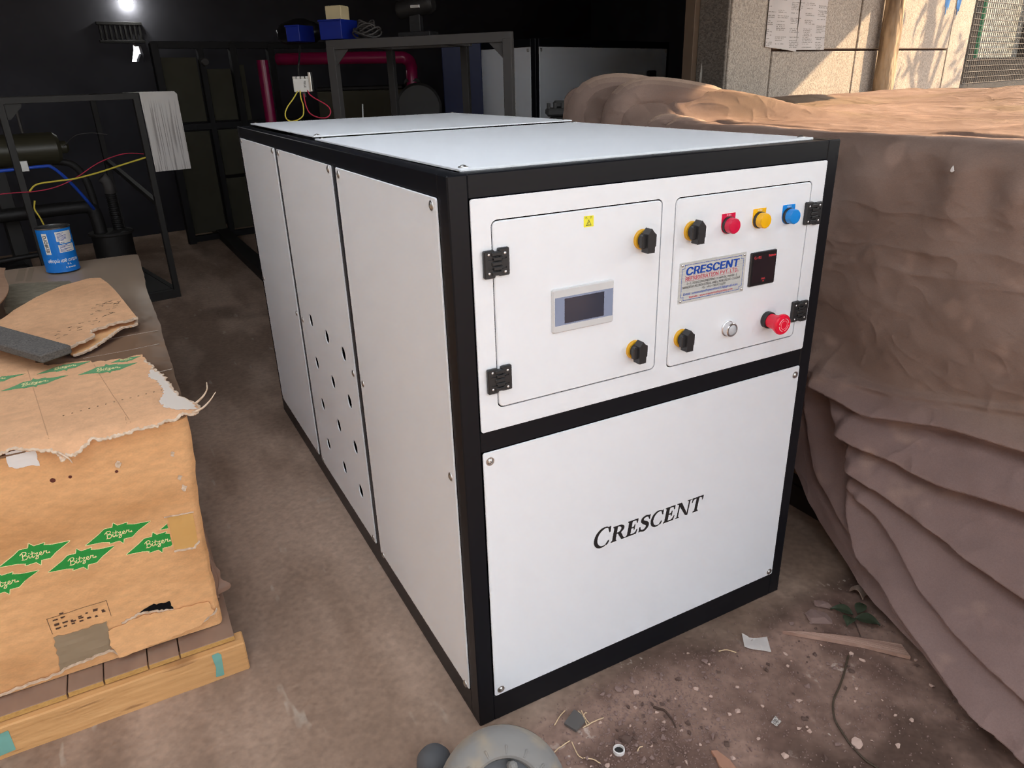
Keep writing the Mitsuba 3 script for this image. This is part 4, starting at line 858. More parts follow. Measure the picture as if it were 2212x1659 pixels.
for i, (b1, b0) in enumerate(zip(cr[:-1], cr[1:])):
    dpk = thing_part('deck_board', plt_); z1 = .122 + rs.uniform(-.001, .002); y0 = .583 + rs.uniform(-.003, .003)
    add('board', cbox(b0 + .0018, b1 - .0018, y0 + .0015, 3.1, .106, z1, .0015), 'plywood_top', dpk)
    add('front_edge', cbox(b0 + .0022, b1 - .0022, y0, y0 + .003, .1065, z1 - .0015, .0005), 'plywood_edge', dpk)
tl = lambda P: np.stack([P[:, 0], .5595 - .0004 - P[:, 2] + 0 * P[:, 0], P[:, 1]], -1)
def on_bearer(P):
    s = np.c_[P[:, 0] * 9, np.full(len(P), .5605 * 9), P[:, 1] * 20 + 1]
    return np.stack([P[:, 0], .560 + (meshkit.fbm(s, 3) - .5) * .008 - .0012 - P[:, 2], P[:, 1]], -1)
add('paint_mark', polysheet(Polygon([(-.622, .018), (-.604, .016), (-.600, .09), (-.606, .098), (-.620, .096), (-.616, .05)]).buffer(.003), .0006, on_bearer, .008), 'teal_spray', plt_, label='teal spray paint mark')
add('paint_mark', polysheet(Polygon([(-1.19, .018), (-1.15, .02), (-1.15, .085), (-1.19, .08)]).buffer(.003), .0006, on_bearer, .008), 'teal_spray', plt_)

# ------------------------------------------------------------------ inside the dark shed
mat('steel_dark', lin('#2c2b2a'), rough=0.6); mat('steel_grey', lin('#4c4a49'), rough=0.6); mat('rubber_black', lin('#1d1c1c'), rough=0.55)
mat('rack_black', lin('#1b1b1e'), rough=0.6)
mat('board_olive', proc(lambda p, n, uv: mix(lin('#48473c'), lin('#565447'), fbm(p.x * 3, p.y * 3, p.z * 3, 4))), rough=0.9)
mat('streaked_white', proc(lambda p, n, uv: mix(lin('#ddd9d6'), lin('#a8a29f'), smoothstep(0.45, 0.85, noise((p.x + 0.2 * p.y) * 130, 1.0, p.z * 3)) * smoothstep(1.62, 1.5, p.z))), rough=0.5)
mat('hose_blue', lin('#2b55c8'), rough=0.35); mat('wire_yellow', lin('#e2cc4e'), rough=0.45); mat('wire_red', lin('#c4324e'), rough=0.45); mat('wire_green', lin('#9db52a'), rough=0.45)
mat('magenta', lin('#860b44'), rough=0.25, clear=0.5); mat('bin_blue', lin('#142a8c'), rough=0.4); mat('navy', lin('#16234c'), rough=0.5)
mat('cream', lin('#d8c9a0'), rough=0.8); mat('black_bag', lin('#161518'), rough=0.3); mat('plastic_white', lin('#e9e7e2'), rough=0.5)
mat('vessel_green', lin('#3f3d30'), rough=0.35, spec=0.6)
mat('compressor_grey', lin('#3c3d3d'), rough=0.6)
QF = np.array([-0.25, 5.40, 0.0])
def F(s, n, z): return QF + s * ES - n * EN + np.array([0, 0, z])
def FM(s=0, n=0, z=0): return frame_at(F(s, n, z), ES, -EN, [0, 0, 1])
fx = thing('open_machine', 'open dark steel machine frame with white side cover, behind the blue tin', 'machine')
for s in (-2.3, -.93, -.02):
    for n in (0.02, 1.5):
        add('post', bar(F(s, n, .0), F(s, n, 1.65), .045, up=ES), 'steel_dark', fx)
for n in (0.02, 1.5):
    add('rail', bar(F(-2.32, n, 1.628), F(.0, n, 1.628), .045), 'steel_dark', fx); add('rail', bar(F(-2.32, n, .035), F(.0, n, .035), .045, .07), 'steel_dark', fx)
for s in (-2.3, -.02):
    add('rail', bar(F(s, .05, 1.628), F(s, 1.47, 1.628), .045), 'steel_dark', fx); add('rail', bar(F(s, .05, .035), F(s, 1.47, .035), .045, .07), 'steel_dark', fx)
add('rail', bar(F(-.02, .05, .80), F(-.02, 1.47, 1.05), .04), 'steel_dark', fx)
add('gusset', xf(extr(Polygon([(-.905, 1.605), (-.905, 1.50), (-.885, 1.50), (-.80, 1.585), (-.80, 1.605)]), .006), frame_at(F(0, .02, 0), ES, [0, 0, 1], EN)), 'steel_dark', fx)
wc = Polygon([(.012, 1.05), (.295, 1.05), (.295, 1.635), (.275, 1.655), (.012, 1.655)])
add('side_cover', cat([xf(extr(wc, .004), frame_at(F(0, .01, 0), ES, [0, 0, 1], EN)), xf(cbox(.289, .295, .0, .5, 1.05, 1.64), FM(0, .012)), xf(cbox(.012, .28, .0, .5, 1.650, 1.655), FM(0, .012))]), 'streaked_white', fx, label='white streaky sheet metal cover')
def pipe(name, parent, pts, r, bs, **k): return add(name, tube(spline([F(*p) for p in pts], 8), r, 14), bs, parent, smooth=True, **k)
ip = spline([F(-2.2, .35, .80), F(-1.13, .35, .80), F(-.55, .35, .80), F(-.47, .35, .785), F(-.44, .35, .73), F(-.43, .35, .56)], 8)
add('insulated_pipe', tube(ip, .052, 16), 'rubber_black', fx, smooth=True, label='black foam covered pipe with an elbow')
hz = np.linspace(.54, .88, 70)
add('ribbed_hose', tube([F(-.275, .42, z) for z in hz], .040 + .005 * np.sin(np.arange(70) * 1.8), 16), 'rubber_black', fx, smooth=True, label='ribbed black hose')
add('hose_sleeve', tube([F(-.275, .42, .87), F(-.275, .42, .93), F(-.285, .42, .98), F(-.31, .42, 1.01)], .042, 14), 'steel_grey', fx, smooth=True)
rv = thing_part('receiver_pot', fx)
add('vessel', xf(lathe([[0, 0], [.15, 0], [.155, .01], [.155, .47], [.150, .475], [0, .475]], 36), FM(-.35, .38, .075)), 'rubber_black', rv, smooth=35)
add('lid', xf(lathe([[0, 0], [.172, 0], [.176, .006], [.176, .018], [.170, .024], [0, .024]], 36), FM(-.35, .38, .55)), 'steel_dark', rv, smooth=35)
add('tray', xf(cbox(-2.25, -.05, .05, 1.45, .06, .075), FM()), 'steel_dark', fx)
vs = lathe([[0, 0], [.10, .0], [.125, .03], [.125, 1.45], [.10, 1.48], [.05, 1.49], [.05, 1.53], [.03, 1.55], [0, 1.55]], 32)
add('pressure_vessel', xf(vs, frame_at(F(-2.0, .7, 1.25), EN, [0, 0, 1], ES)), 'vessel_green', fx, smooth=35, label='dark green horizontal pressure vessel')
pipe('hanger', fx, [(-1.0, .70, 1.38), (-1.0, .70, 1.62)], .012, 'steel_grey'); pipe('hanger', fx, [(-.75, .70, 1.38), (-.75, .70, 1.62)], .012, 'steel_grey')
add('saddle', cat([xf(cbox(-1.05, -.95, .60, .80, .075, 1.13), FM()), xf(cbox(-1.95, -1.85, .60, .80, .075, 1.13), FM())][:1]), 'steel_dark', fx)
pipe('small_pipe', fx, [(-.58, .8, 1.14), (-.44, .8, 1.10), (-.36, .8, .95), (-.34, .8, .62), (-.34, .8, .1)], .03, 'steel_dark')
pipe('conduit', fx, [(-1.6, .16, .47), (-.9, .16, .50), (-.82, .16, .42), (-.80, .16, .08)], .02, 'rubber_black')
pipe('blue_tube', fx, [(-2.2, .05, 1.14), (-1.05, .05, 1.155), (-.78, .05, 1.162), (-.70, .06, 1.145), (-.60, .1, 1.02), (-.50, .2, .86), (-.45, .3, .78)], .012, 'hose_blue', label='blue plastic tube')
add('tube_clip', xf(cbox(-.03, .03, -.02, .01, -.02, .06, .004), FM(-.885, .05, 1.155)), 'zinc', fx)
pipe('yellow_wire', fx, [(-.90, -.01, 1.0), (-.84, -.02, 1.045), (-.70, -.02, 1.055), (-.58, -.02, 1.06), (-.40, -.01, 1.09), (-.22, 0, 1.13), (-.03, .01, 1.17)], .0065, 'wire_yellow', label='yellow wire')
pipe('red_wire', fx, [(-2.0, .0, .99), (-1.08, -.01, 1.0), (-.88, -.01, .995), (-.73, -.01, 1.01), (-.58, 0, 1.06), (-.40, .03, 1.15), (-.25, .05, 1.195), (-.14, .07, 1.205), (-.03, .07, 1.19)], .004, 'wire_red', label='thin red wire')
pipe('loose_wire', fx, [(-.885, -.02, .93), (-.90, -.02, .87), (-.88, -.02, .80), (-.86, -.02, .70), (-.84, -.02, .60)], .006, 'wire_yellow')
pipe('thin_tube', fx, [(-.50, .6, 1.26), (-.42, .5, 1.34), (-.32, .4, 1.36), (-.22, .3, 1.345)], .003, 'steel_grey')
bx2 = thing_part('pump_block', fx)
add('casing', xf(cbox(-1.35, -1.0, .3, .62, .08, .42, .02), FM()), 'rubber_black', bx2)
add('flange', xf(cbox(-1.28, -1.08, .24, .3, .18, .36, .01), FM()), 'steel_dark', bx2)

# black rack with dull boards, deep in the shed
RP = at(458, 262, 8.2); RP[2] = 0
def RK(s, n, z): return RP + s * ES - n * EN + np.array([0, 0, z])
rk = thing('steel_rack', 'black steel rack with dull olive boards, deep in the shed left of the white cabinet', 'rack')
for s in (-.47, .0, .36, .80): add('post', bar(RK(s, 0, 0), RK(s, 0, 2.12), .075 if s else .06, up=ES), 'rack_black', rk)
for z in (2.10, 1.27, .05): add('rail', bar(RK(-.5, 0, z), RK(1.5, 0, z), .06, .07), 'rack_black', rk)
for a, b, z0, z1 in [(-.43, -.04, 1.32, 1.98), (.05, .32, 1.32, 1.86), (-.43, -.04, .1, 1.22), (.05, .32, .72, 1.22), (.05, .32, .1, .68)]:
    add('board', xf(cbox(a, b, .03, .05, z0, z1, .004), frame_at(RP, ES, -EN, [0, 0, 1])), 'board_olive', rk)
add('board', xf(cbox(.42, .48, .03, .05, .1, 1.9, .004), frame_at(RP, ES, -EN, [0, 0, 1])), 'board_olive', rk)
add('hub', xf(cyl(.04, .05, 20, .008), frame_at(RK(.02, -.03, 1.93), ES, [0, 0, 1], EN)), 'steel_grey', rk)
ra = thing('floor_rail', 'dark steel rail lying along the shed floor beside the cabinet', 'rail')
add('web', bar(at(452, 478, 9.5) * [1, 1, 0] + [0, 0, .05], [.52, 5.2, .05], .10, .10), 'steel_dark', ra)
add('flange', bar(at(452, 478, 9.5) * [1, 1, 0] + [0, 0, .108], [.52, 5.2, .108], .14, .014), 'steel_dark', ra)

# workbench frame behind the cabinet with the things that lie on it
ZB = 1.95
def onz(u, v, z):
    d = FWD + (u - 1106) / FPX * RIGHT + (v - 829.5) / FPX * DOWN; return CAM + d * (z - CAM[2]) / d[2]
B1, B2 = at(716, 94, 5.02), at(1097, 74, 4.66); B1[2] = B2[2] = ZB - .03
BX = (B2 - B1) / np.linalg.norm(B2 - B1); BY = np.array([-BX[1], BX[0], 0]); BL = np.linalg.norm(B2 - B1)
def BF(s, n, z): return B1 + s * BX + n * BY + np.array([0, 0, z - B1[2]])
BM = frame_at(BF(0, 0, 0), BX, BY, [0, 0, 1])
bf = thing('workbench', 'tall grey steel bench frame behind the white cabinet, with blue bins on top', 'workbench')
for s in (0, BL):
    add('leg', bar(BF(s, 0, 0), BF(s, 0, ZB - .04), .06, up=BX), 'steel_grey', bf)
for s in (.25, BL - .45): add('leg', bar(BF(s, .4, 0), BF(s, .4, ZB - .04), .05, up=BX), 'steel_dark', bf)
add('rail', bar(BF(-.03, 0, ZB - .03), BF(BL + .03, 0, ZB - .03), .05, .06), 'steel_grey', bf); add('rail', bar(BF(.2, .4, ZB - .03), BF(BL - .4, .4, ZB - .03), .05, .06), 'steel_grey', bf)
add('rail', bar(BF(.25, .03, ZB - .03), BF(.25, .38, ZB - .03), .05, .06), 'steel_grey', bf); add('rail', bar(BF(BL - .45, .03, ZB - .03), BF(BL - .45, .38, ZB - .03), .05, .06), 'steel_grey', bf)
for s, k in ((.03, 1), (BL - .03, -1)): add('gusset', xf(extr(Polygon([(s, ZB - .06), (s + k * .10, ZB - .06), (s, ZB - .16)]), .008), frame_at(BF(0, 0, 0), BX, [0, 0, 1], -BY)), 'steel_grey', bf)
add('top_plate', xf(extr(Polygon([(-.62, -.02), (BL + .10, -.02), (BL + .10, .10), (BL - .38, .55), (-.62, .55)]), .008), BM @ TOP(0, 0, .03)), 'steel_dark', bf)
def tub(w, d, h, t=.004):
    return cat([cbox(-w / 2, w / 2, -d / 2, d / 2, 0, t), cbox(-w / 2, w / 2, -d / 2, -d / 2 + t, 0, h), cbox(-w / 2, w / 2, d / 2 - t, d / 2, 0, h), cbox(-w / 2, -w / 2 + t, -d / 2, d / 2, 0, h), cbox(w / 2 - t, w / 2, -d / 2, d / 2, 0, h), cbox(-w / 2 - .006, w / 2 + .006, -d / 2 - .006, -d / 2, h - .012, h)])
TZB = ZB + .008
def on_bench(u, n=.12):
    d = FWD + (u - 1106) / FPX * RIGHT + (90 - 829.5) / FPX * DOWN; k = ((B1 + n * BY - CAM) @ BY) / (d @ BY); p = CAM + k * d; return p, k
def bench_m(u, n, z=TZB, a=0.0):
    p, k = on_bench(u, n); p = p.copy(); p[2] = z; return frame_at(p, BX * math.cos(a) + BY * math.sin(a), BY * math.cos(a) - BX * math.sin(a), [0, 0, 1])
add('storage_bin', xf(tub(.17, .24, .125), bench_m(735, .16)), 'bin_blue', label='larger blue plastic bin holding a cream block, on the bench frame', cat='storage bin', group='blue bins on the bench')
add('storage_bin', xf(tub(.105, .20, .105), bench_m(651, .16)), 'bin_blue', label='smaller blue plastic bin beside the black bag, on the bench frame', cat='storage bin', group='blue bins on the bench')
add('cream_block', xf(cbox(-.065, .06, -.06, .06, .005, .215, .006), bench_m(736, .17)), 'cream', label='cream cardboard block standing in the larger blue bin', cat='box')
rb = trimesh.creation.icosphere(3, 1.0); rb.vertices = np.array(rb.vertices) * (1 + .35 * (meshkit.fbm(np.array(rb.vertices) * 1.6 + 4, 3)[:, None] - .5)); rb.vertices = np.array(rb.vertices) * [.20, .10, .095] + [0, 0, .07]
rb.vertices = np.c_[np.array(rb.vertices)[:, :2], np.maximum(np.array(rb.vertices)[:, 2], 0)]
add('plastic_bag', xf(rb, bench_m(650, .38)), 'black_bag', smooth=True, label='crumpled shiny black plastic bag behind the blue bins', cat='bag')
cl = [tube([(.07 * math.cos(t) * q, .05 * math.sin(t) * q, .02 + .012 * k + .02 * math.sin(t * 2 + k)) for t in np.linspace(0, 6.28, 30)], .006, 6) for k, q in enumerate([1.5, 1.3, 1.4, 1.1, 1.2, .9, .8])]
add('wire_coil', xf(cat(cl), bench_m(795, .16, TZB + .004)), 'steel_grey', smooth=True, label='tangled coil of brown wire right of the larger blue bin', cat='wire coil', kind=None)
dr1 = thing('bench_machine', 'black bench drill lying on the bench frame above the magenta pipe', 'machine tool')
DM = bench_m(905, .25)
add('motor', xf(xf(lathe([[0, 0], [.05, .0], [.06, .02], [.06, .24], [.045, .27], [0, .27]], 24), trimesh.transformations.rotation_matrix(1.45, [0, 1, 0])), DM @ TOP(-.14, 0, .17)), 'rubber_black', dr1, smooth=35)
add('base', xf(cat([cbox(-.12, .12, -.08, .08, 0, .03, .004), cbox(-.05, .03, -.03, .03, .028, .15, .004)]), DM), 'rack_black', dr1)
add('badge', xf(cbox(-.02, .05, -.066, -.058, .175, .195, .002), DM), 'zinc', dr1)
for k, (dx, dz) in enumerate([(-.10, .25), (.06, .30)]): add('lever', tube([(DM @ [-.06 + dx * .2, 0, .19, 1])[:3], (DM @ [-.06 + dx, .03, .19 + dz, 1])[:3]], .010, 8), 'rubber_black', dr1, smooth=True)
cup_m = BM @ TOP(BL + .045, .04, TZB - B1[2] + .0015)
add('paper_cup', xf(lathe([[0, 0], [.034, 0], [.037, .035], [.038, .036], [.040, .062], [.041, .063], [.044, .108], [.046, .110], [.045, .113], [.042, .112], [.033, .006], [0, .006]], 32), cup_m), mat('cup_card', lin('#d9d2bd'), rough=0.7), smooth=40, label='pale paper cup standing on the right end of the bench frame', cat='cup')

# terminal block hanging on its cable with two wire loops
tb = thing('terminal_block', 'white terminal block with yellow and pink wire loops hanging behind the cabinet', 'terminal block')
TBD = 4.72
def tbp(u, v, d=TBD): return at(u, v, d)
tx = tbp(654, 181); ex_, ez_ = RIGHT - RIGHT[2] * 0, np.array([0, 0, 1.0])
ex_ = np.array([RIGHT[0], RIGHT[1], 0]); ex_ /= np.linalg.norm(ex_); ey_ = np.cross(ez_, ex_); TBM = frame_at(tx, ex_, ey_, ez_)
add('housing', xf(cat([cbox(-.058, .058, -.02, .02, -.05, .03, .004), cbox(-.058, -.040, -.022, .018, .03, .045, .003), cbox(-.030, -.012, -.022, .018, .03, .045, .003), cbox(-.002, .016, -.022, .018, .03, .045, .003), cbox(.026, .044, -.022, .018, .03, .045, .003)]), TBM), 'plastic_white', tb)
add('mounting_rail', xf(cbox(.044, .062, -.024, .03, -.048, .070, .003), TBM), 'zinc', tb)
add('lettering', xf(xf(ftext('TB12', .012, .0006, True), trimesh.transformations.rotation_matrix(-math.pi / 2, [0, 0, 1])), TBM @ frame_at([.012, -.0202, .018], [1, 0, 0], [0, 0, 1], [0, -1, 0])), 'ink_black', tb)
add('gland', xf(cyl(.012, .03, 16), TBM @ TOP(.0, 0, -.08)), 'steel_grey', tb, smooth=35)
add('wire_loop', tube(spline([tbp(*p) for p in [(643, 197), (633, 214), (621, 231), (616, 246), (620, 258), (631, 262), (645, 258), (655, 248), (655, 228), (650, 212), (648, 192)]], 6), .0042, 8), 'wire_yellow', tb, smooth=True, label='yellow wire loop')
add('wire_loop', tube(spline([tbp(*p) for p in [(656, 203), (660, 225), (668, 243), (682, 252), (700, 255), (711, 250), (714, 240), (709, 230), (696, 221), (678, 211), (666, 200), (662, 180)]], 6), .0042, 8), 'wire_red', tb, smooth=True, label='pink wire loop')
add('hanging_cable', tube(spline([tbp(648, 172), tbp(644, 150), tbp(646, 132), onz(646, 96, ZB) * 0 + tbp(648, 100, 4.9)], 6), .006, 8), 'rubber_black', tb, smooth=True)

# coloured pipework, drum and navy panel behind the bench
mp = thing('magenta_pipe', 'glossy magenta pipe with an elbow under the bench frame', 'pipe')
add('run', tube(spline([at(600, 128, 6.9), at(700, 126, 6.8), at(850, 124, 6.7), at(876, 127, 6.7), at(888, 142, 6.7), at(892, 200, 6.7), at(892, 200, 6.7) * [1, 1, 0]], 8), .053, 18), 'magenta', mp, smooth=True)
add('flange', tube([at(892, 176, 6.7), at(892, 183, 6.7)], .08, 20), 'steel_dark', mp, smooth=30)
add('riser_pipe', tube([at(566, 130, 6.6), at(566, 130, 6.6) * [1, 1, 0]], .05, 18), 'magenta', smooth=True, label='upright magenta pipe between the olive boards and the terminal block', cat='pipe')
dm = thing('drum', 'dark round steel drum end below the magenta elbow', 'drum')
dc = at(905, 232, 6.0); dv = (CAM - dc) * [1, 1, 0]; dv /= np.linalg.norm(dv); dx_ = np.cross([0, 0, 1], dv)
add('shell', xf(lathe([[0, 0], [.19, 0], [.19, .36], [.17, .39], [0, .40]], 36), frame_at(dc - dv * .40, dx_, [0, 0, 1], dv) if 0 else frame_at(dc - dv * .40, -dx_, np.cross(dv, -dx_), dv)), 'steel_dark', dm, smooth=35)
add('stand', xf(cbox(-.12, .12, .1, .35, -dc[2], -.14), frame_at(dc, -dx_, dv, [0, 0, 1]) if 0 else frame_at(dc, dx_, dv, [0, 0, 1])), 'steel_dark', dm)
npn = at(1000, 165, 6.3); npn[2] = 0
add('navy_panel', xf(cbox(-.175, .165, 0, .05, 0, 1.98, .006), frame_at(npn, ex_, ey_, [0, 0, 1])), 'navy', label='tall navy blue metal locker panel between the bench frame and the far cabinet', cat='locker')
gb = at(800, 215, 7.6); gb[2] = 0
gbx = thing('machine_casing', 'dull grey machine casing behind the bench frame legs', 'machine casing')
add('body', xf(cbox(-.55, .35, 0, .5, 0, 1.60, .01), frame_at(gb, ex_, ey_, [0, 0, 1])), 'board_olive', gbx)
add('cap', xf(cbox(-.55, .35, -.01, .5, 1.60, 1.64, .01), frame_at(gb, ex_, ey_, [0, 0, 1])), 'rack_black', gbx)
add('threaded_rod', tube([at(783, 225, 4.95), at(786, 300, 4.95)], .006, 8), 'zinc', bf)

# the second white cabinet
K0 = at(1156, 82, 6.0); KZ = K0[2]; K1 = onz(1446, 91, KZ); K0[2] = K1[2] = 0
KX = (K1 - K0) / np.linalg.norm(K1 - K0); KY = np.array([-KX[1], KX[0], 0]); KL = np.linalg.norm(K1 - K0)
KM = frame_at(K0, KX, KY, [0, 0, 1]); KD = 1.0
k2 = thing('white_cabinet', 'tall white panelled cabinet with black frame standing deep in the shed', 'industrial cabinet')
add('frame', xf(cat([cbox(0, .05, 0, .05, 0, KZ), cbox(KL - .05, KL, 0, .05, 0, KZ), cbox(0, .05, KD - .05, KD, 0, KZ), cbox(.05, KL - .05, .001, .05, KZ - .06, KZ - .001), cbox(.05, KL - .05, .001, .05, 0, .09), cbox(.001, .05, .05, KD - .05, KZ - .06, KZ - .001), cbox(.001, .05, .05, KD - .05, 0, .09)]), KM), 'black_paint', k2)
add('front_panel', xf(cbox(.052, KL - .052, -.004, .02, .10, KZ - .065, .003), KM), 'white_paint', k2)
add('end_panel', xf(cbox(-.004, .02, .052, KD - .052, .10, KZ - .065, .003), KM), 'white_paint', k2)
add('back_panel', xf(cat([cbox(.05, KL - .02, KD - .03, KD - .01, .1, KZ - .07), cbox(.02, KL - .01, .02, KD - .02, KZ - .05, KZ - .03), cbox(KL - .03, KL - .005, .05, KD - .03, .1, KZ - .07)]), KM), 'dark_void', k2)
SM = frame_at(K0 + np.array([0, 0, 0]), KX, [0, 0, 1], -KY)
for s, z in [(.075, KZ - .09), (KL - .075, KZ - .09)]: screw(k2, SM @ TOP(s, z, .004), 1.6)
EM_ = frame_at(K0, KY * -1, [0, 0, 1], -KX)
for s in (-.075, -KD + .075): screw(k2, EM_ @ TOP(s, KZ - .09, .004), 1.6)
hs = onz(1383, 180, 1.6); hs_s = float(((at(1383, 180, 7.0) - K0) @ KX))
lb2 = thing_part('lock_box', k2)
add('casing', xf(cbox(KL * .80, KL * .80 + .16, -.035, -.004, KZ - .42, KZ - .27, .012), KM), 'black_plastic', lb2)
add('lever', xf(cbox(KL * .80 - .08, KL * .80 + .01, -.05, -.03, KZ - .36, KZ - .33, .008), KM), 'knob_black', lb2)

# compressor head behind the cabinet
ch_ = thing('compressor', 'grey compressor head with bolted rim, standing behind the cabinet by the bunched tarpaulin', 'compressor')
cc = at(1214, 262, 4.35); zc = cc[2]; CMx = frame_at([cc[0], cc[1], 0], ex_, ey_, [0, 0, 1])
add('crankcase', xf(cat([cbox(-.075, .075, -.06, .12, .30, zc + .03, .02), cbox(-.12, .12, -.10, .16, 0, .30, .02)]), CMx), 'compressor_grey', ch_)
add('head', xf(cat([cbox(-.095, .095, -.07, .13, zc + .03, zc + .075, .012), cbox(-.05, .03, -.05, .09, zc + .075, zc + .115, .012), cbox(.03, .085, -.04, .07, zc + .07, zc + .095, .008)]), CMx), 'compressor_grey', ch_)
for k, x in enumerate((-.082, -.045, .0, .045, .082)): add('bolt', xf(cyl(.011, .03, 6), CMx @ TOP(x, -.055, zc + .075)), 'compressor_grey', ch_)

# wall lamp with its glow, barred vent
lw = onback(276, 5, 0.17)
lk = thing('wall_lamp', 'small bright lamp glowing high on the far shed wall', 'lamp')
add('holder', xf(cyl(.03, .05, 16), frame_at(lw + [0, 0, .03], [1, 0, 0], [0, 1, 0], [0, 0, 1])), 'plastic_white', lk)
bulb = mikit.ply(xf(trimesh.creation.icosphere(2, .042), frame_at(lw, [1.25, 0, 0], [0, 1.1, 0], [0, 0, .9])), 'plastic_white', smooth=True)
bulb['emitter'] = {'type': 'area', 'radiance': rgb((9, 9, 8.6))}
add('bulb', bulb, None, lk)
gv = thing('vent_grille', 'dim barred vent grille on the far shed wall below the lamp', 'grille')
g1, g2 = onback(206, 50), onback(312, 90)
gs0, gs1, gz0, gz1 = float((g1 - BACK) @ ES), float((g2 - BACK) @ ES), float(g2[2]), float(g1[2])
def BK(s, z, n=.118): return BACK + s * ES + EN * n + np.array([0, 0, z])
for s in np.linspace(gs0 + .03, gs1 - .03, 9): add('bar', bar(BK(s, gz0), BK(s, gz1), .022, up=ES), 'steel_dark', gv)
for z in (gz0, gz1): add('frame_rail', bar(BK(gs0, z), BK(gs1, z), .03), 'steel_dark', gv)

# ------------------------------------------------------------------ on the ground before the cabinet
def gz(x, y): return float(ground_z(np.array([x], float), np.array([y], float))[0])
mat('slate', lin('#5d5a58'), rough=0.8); mat('straw', lin('#d3bb98'), rough=0.8); mat('pebble_brown', lin('#86706a'), rough=0.9); mat('pebble_pale', lin('#c0a79b'), rough=0.9); mat('pebble_dark', lin('#5e4b44'), rough=0.9)
mat('leaf_dry', {'type': 'rgb', 'value': lin('#35402f')}, rough=0.6); mat('paper_grey', lin('#c9c4c0'), rough=0.7)
mat('foil', proc(lambda p, n, uv: mix(lin('#e6e2de'), lin('#8f8a86'), smoothstep(.4, .6, noise(p.x * 500, p.y * 500)))), rough=0.35, metal=0.4)
mat('splinter_wood', proc(lambda p, n, uv: mix(lin('#9c7c6e'), lin('#c4a494'), noise((p.x + p.y * .88) * 400))), rough=0.8)
def ground_plate(pts, th, seed=0, tilt=0.0, wav=.0):
    c = np.mean(pts, 0); z0 = max(gz(*p) for p in pts) + .001
    return polysheet(Polygon(pts), th, lambda P: np.c_[P[:, :2], z0 + P[:, 2] + tilt * (P[:, 0] - c[0]) * .0 + wav * (meshkit.fbm(np.c_[P[:, :2] * 30, np.full(len(P), seed)], 2) - .3)], .012)
add('slate_shard', ground_plate([(.207, -.112), (.257, -.086), (.266, -.112), (.262, -.135), (.222, -.150)], .008, 1), 'slate', label='grey square slate shard among straws before the cabinet corner', cat='shard')
add('paper_scrap', ground_plate([(.855, -.147), (.892, -.098), (.900, -.122), (.952, -.148), (.912, -.203), (.868, -.165)], .0015, 2, wav=.012), 'paper_grey', smooth=40, label='pale torn paper scrap left of the long wood splinter', cat='paper scrap')
add('foil_scrap', ground_plate([(.708, -.394), (.735, -.384), (.736, -.406), (.712, -.412)], .0015, 3, wav=.008), 'foil', label='small square of crinkled silver foil on the bare dirt', cat='foil')
sp_ = [(1.006, -.162), (1.06, -.196), (1.15, -.268), (1.24, -.352), (1.276, -.388), (1.252, -.436), (1.17, -.330), (1.08, -.238)]
add('wood_splinter', ground_plate(sp_, .012, 4), 'splinter_wood', label='long tapering brown wood splinter on the dirt near the tarpaulin hem', cat='wood splinter')
wp = [(1.10, -.335), (1.03, -.375), (.985, -.398), (.94, -.418), (.908, -.437), (.872, -.472), (.852, -.512), (.838, -.55), (.830, -.589), (.831, -.629), (.84, -.70), (.87, -.80)]
wp = np.array([(x, y, gz(x, y) + .004) for x, y in spline(wp, 5)])
add('loose_cable', tube(wp, .003, 8), mat('cable_olive', lin('#4b4034'), rough=.6), smooth=True, label='thin dark cable curving over the dirt to the bottom edge', cat='cable')
add('wood_chip', ground_plate([(.497, -.385), (.512, -.392), (.520, -.43), (.515, -.47), (.488, -.47), (.484, -.43), (.492, -.41)], .008, 5), mat('chip', lin('#a67c67'), rough=.85), label='flat orange brown wood chip at the bottom edge of the dirt', cat='wood chip')
rg = lathe([[.012, 0], [.0155, 0], [.016, .002], [.016, .011], [.0145, .012], [.0128, .012], [.0122, .010], [.012, .0]], 28)
cpz = gz(.289, -.257)
cap = thing('bottle_cap', 'small round bottle cap with a white rim and dark inside on the dirt', 'bottle cap')
add('ring', mv(rg, .289, -.257, cpz + .001), 'white_scrap', cap, smooth=35)
add('liner', mv(cyl(.0122, .004, 24), .289, -.257, cpz + .001), 'rubber_black', cap)
STL = ['left of the slate shard', 'against the right edge of the slate shard', 'just right of the slate shard, steeply sloping', 'running right from below the slate shard', 'lying left of the bottle cap, long and level', 'below the slate shard, bent downwards', 'between the bent stalk and the bottle cap', 'right of the bottle cap, very short', 'left of the paper scrap', 'above the right corner of the slate shard']
for i, (a, b, bend) in enumerate([((.183, -.099), (.236, -.072), .002), ((.267, -.092), (.262, -.147), .003), ((.275, -.095), (.271, -.142), -.003), ((.247, -.146), (.316, -.148), .001), ((.129, -.173), (.193, -.163), .001), ((.196, -.168), (.193, -.226), -.006), ((.196, -.226), (.226, -.262), .002), ((.330, -.284), (.352, -.279), .002), ((.775, -.118), (.818, -.150), .004), ((.265, -.12), (.285, -.11), .003)]):
    m_ = [(a[0] + b[0]) / 2 + bend, (a[1] + b[1]) / 2 + bend * 2]
    p = np.array([(x, y, gz(x, y) + .003) for x, y in spline([a, m_, b], 6)])
    add('straw_stalk', tube(p, .0016, 6), 'straw', label='thin pale straw stalk ' + STL[i], cat='straw', group='pale straw stalks on the dirt')
tw = np.array([(x, y, gz(x, y) + .003) for x, y in spline([(.462, -.188), (.478, -.215), (.478, -.245), (.47, -.275)], 6)])
add('twig', tube(tw, np.linspace(.004, .002, len(tw)), 7), mat('twig_dark', lin('#4c3b33'), rough=.9), smooth=True, label='short dark twig among the pebbles before the cabinet', cat='twig')
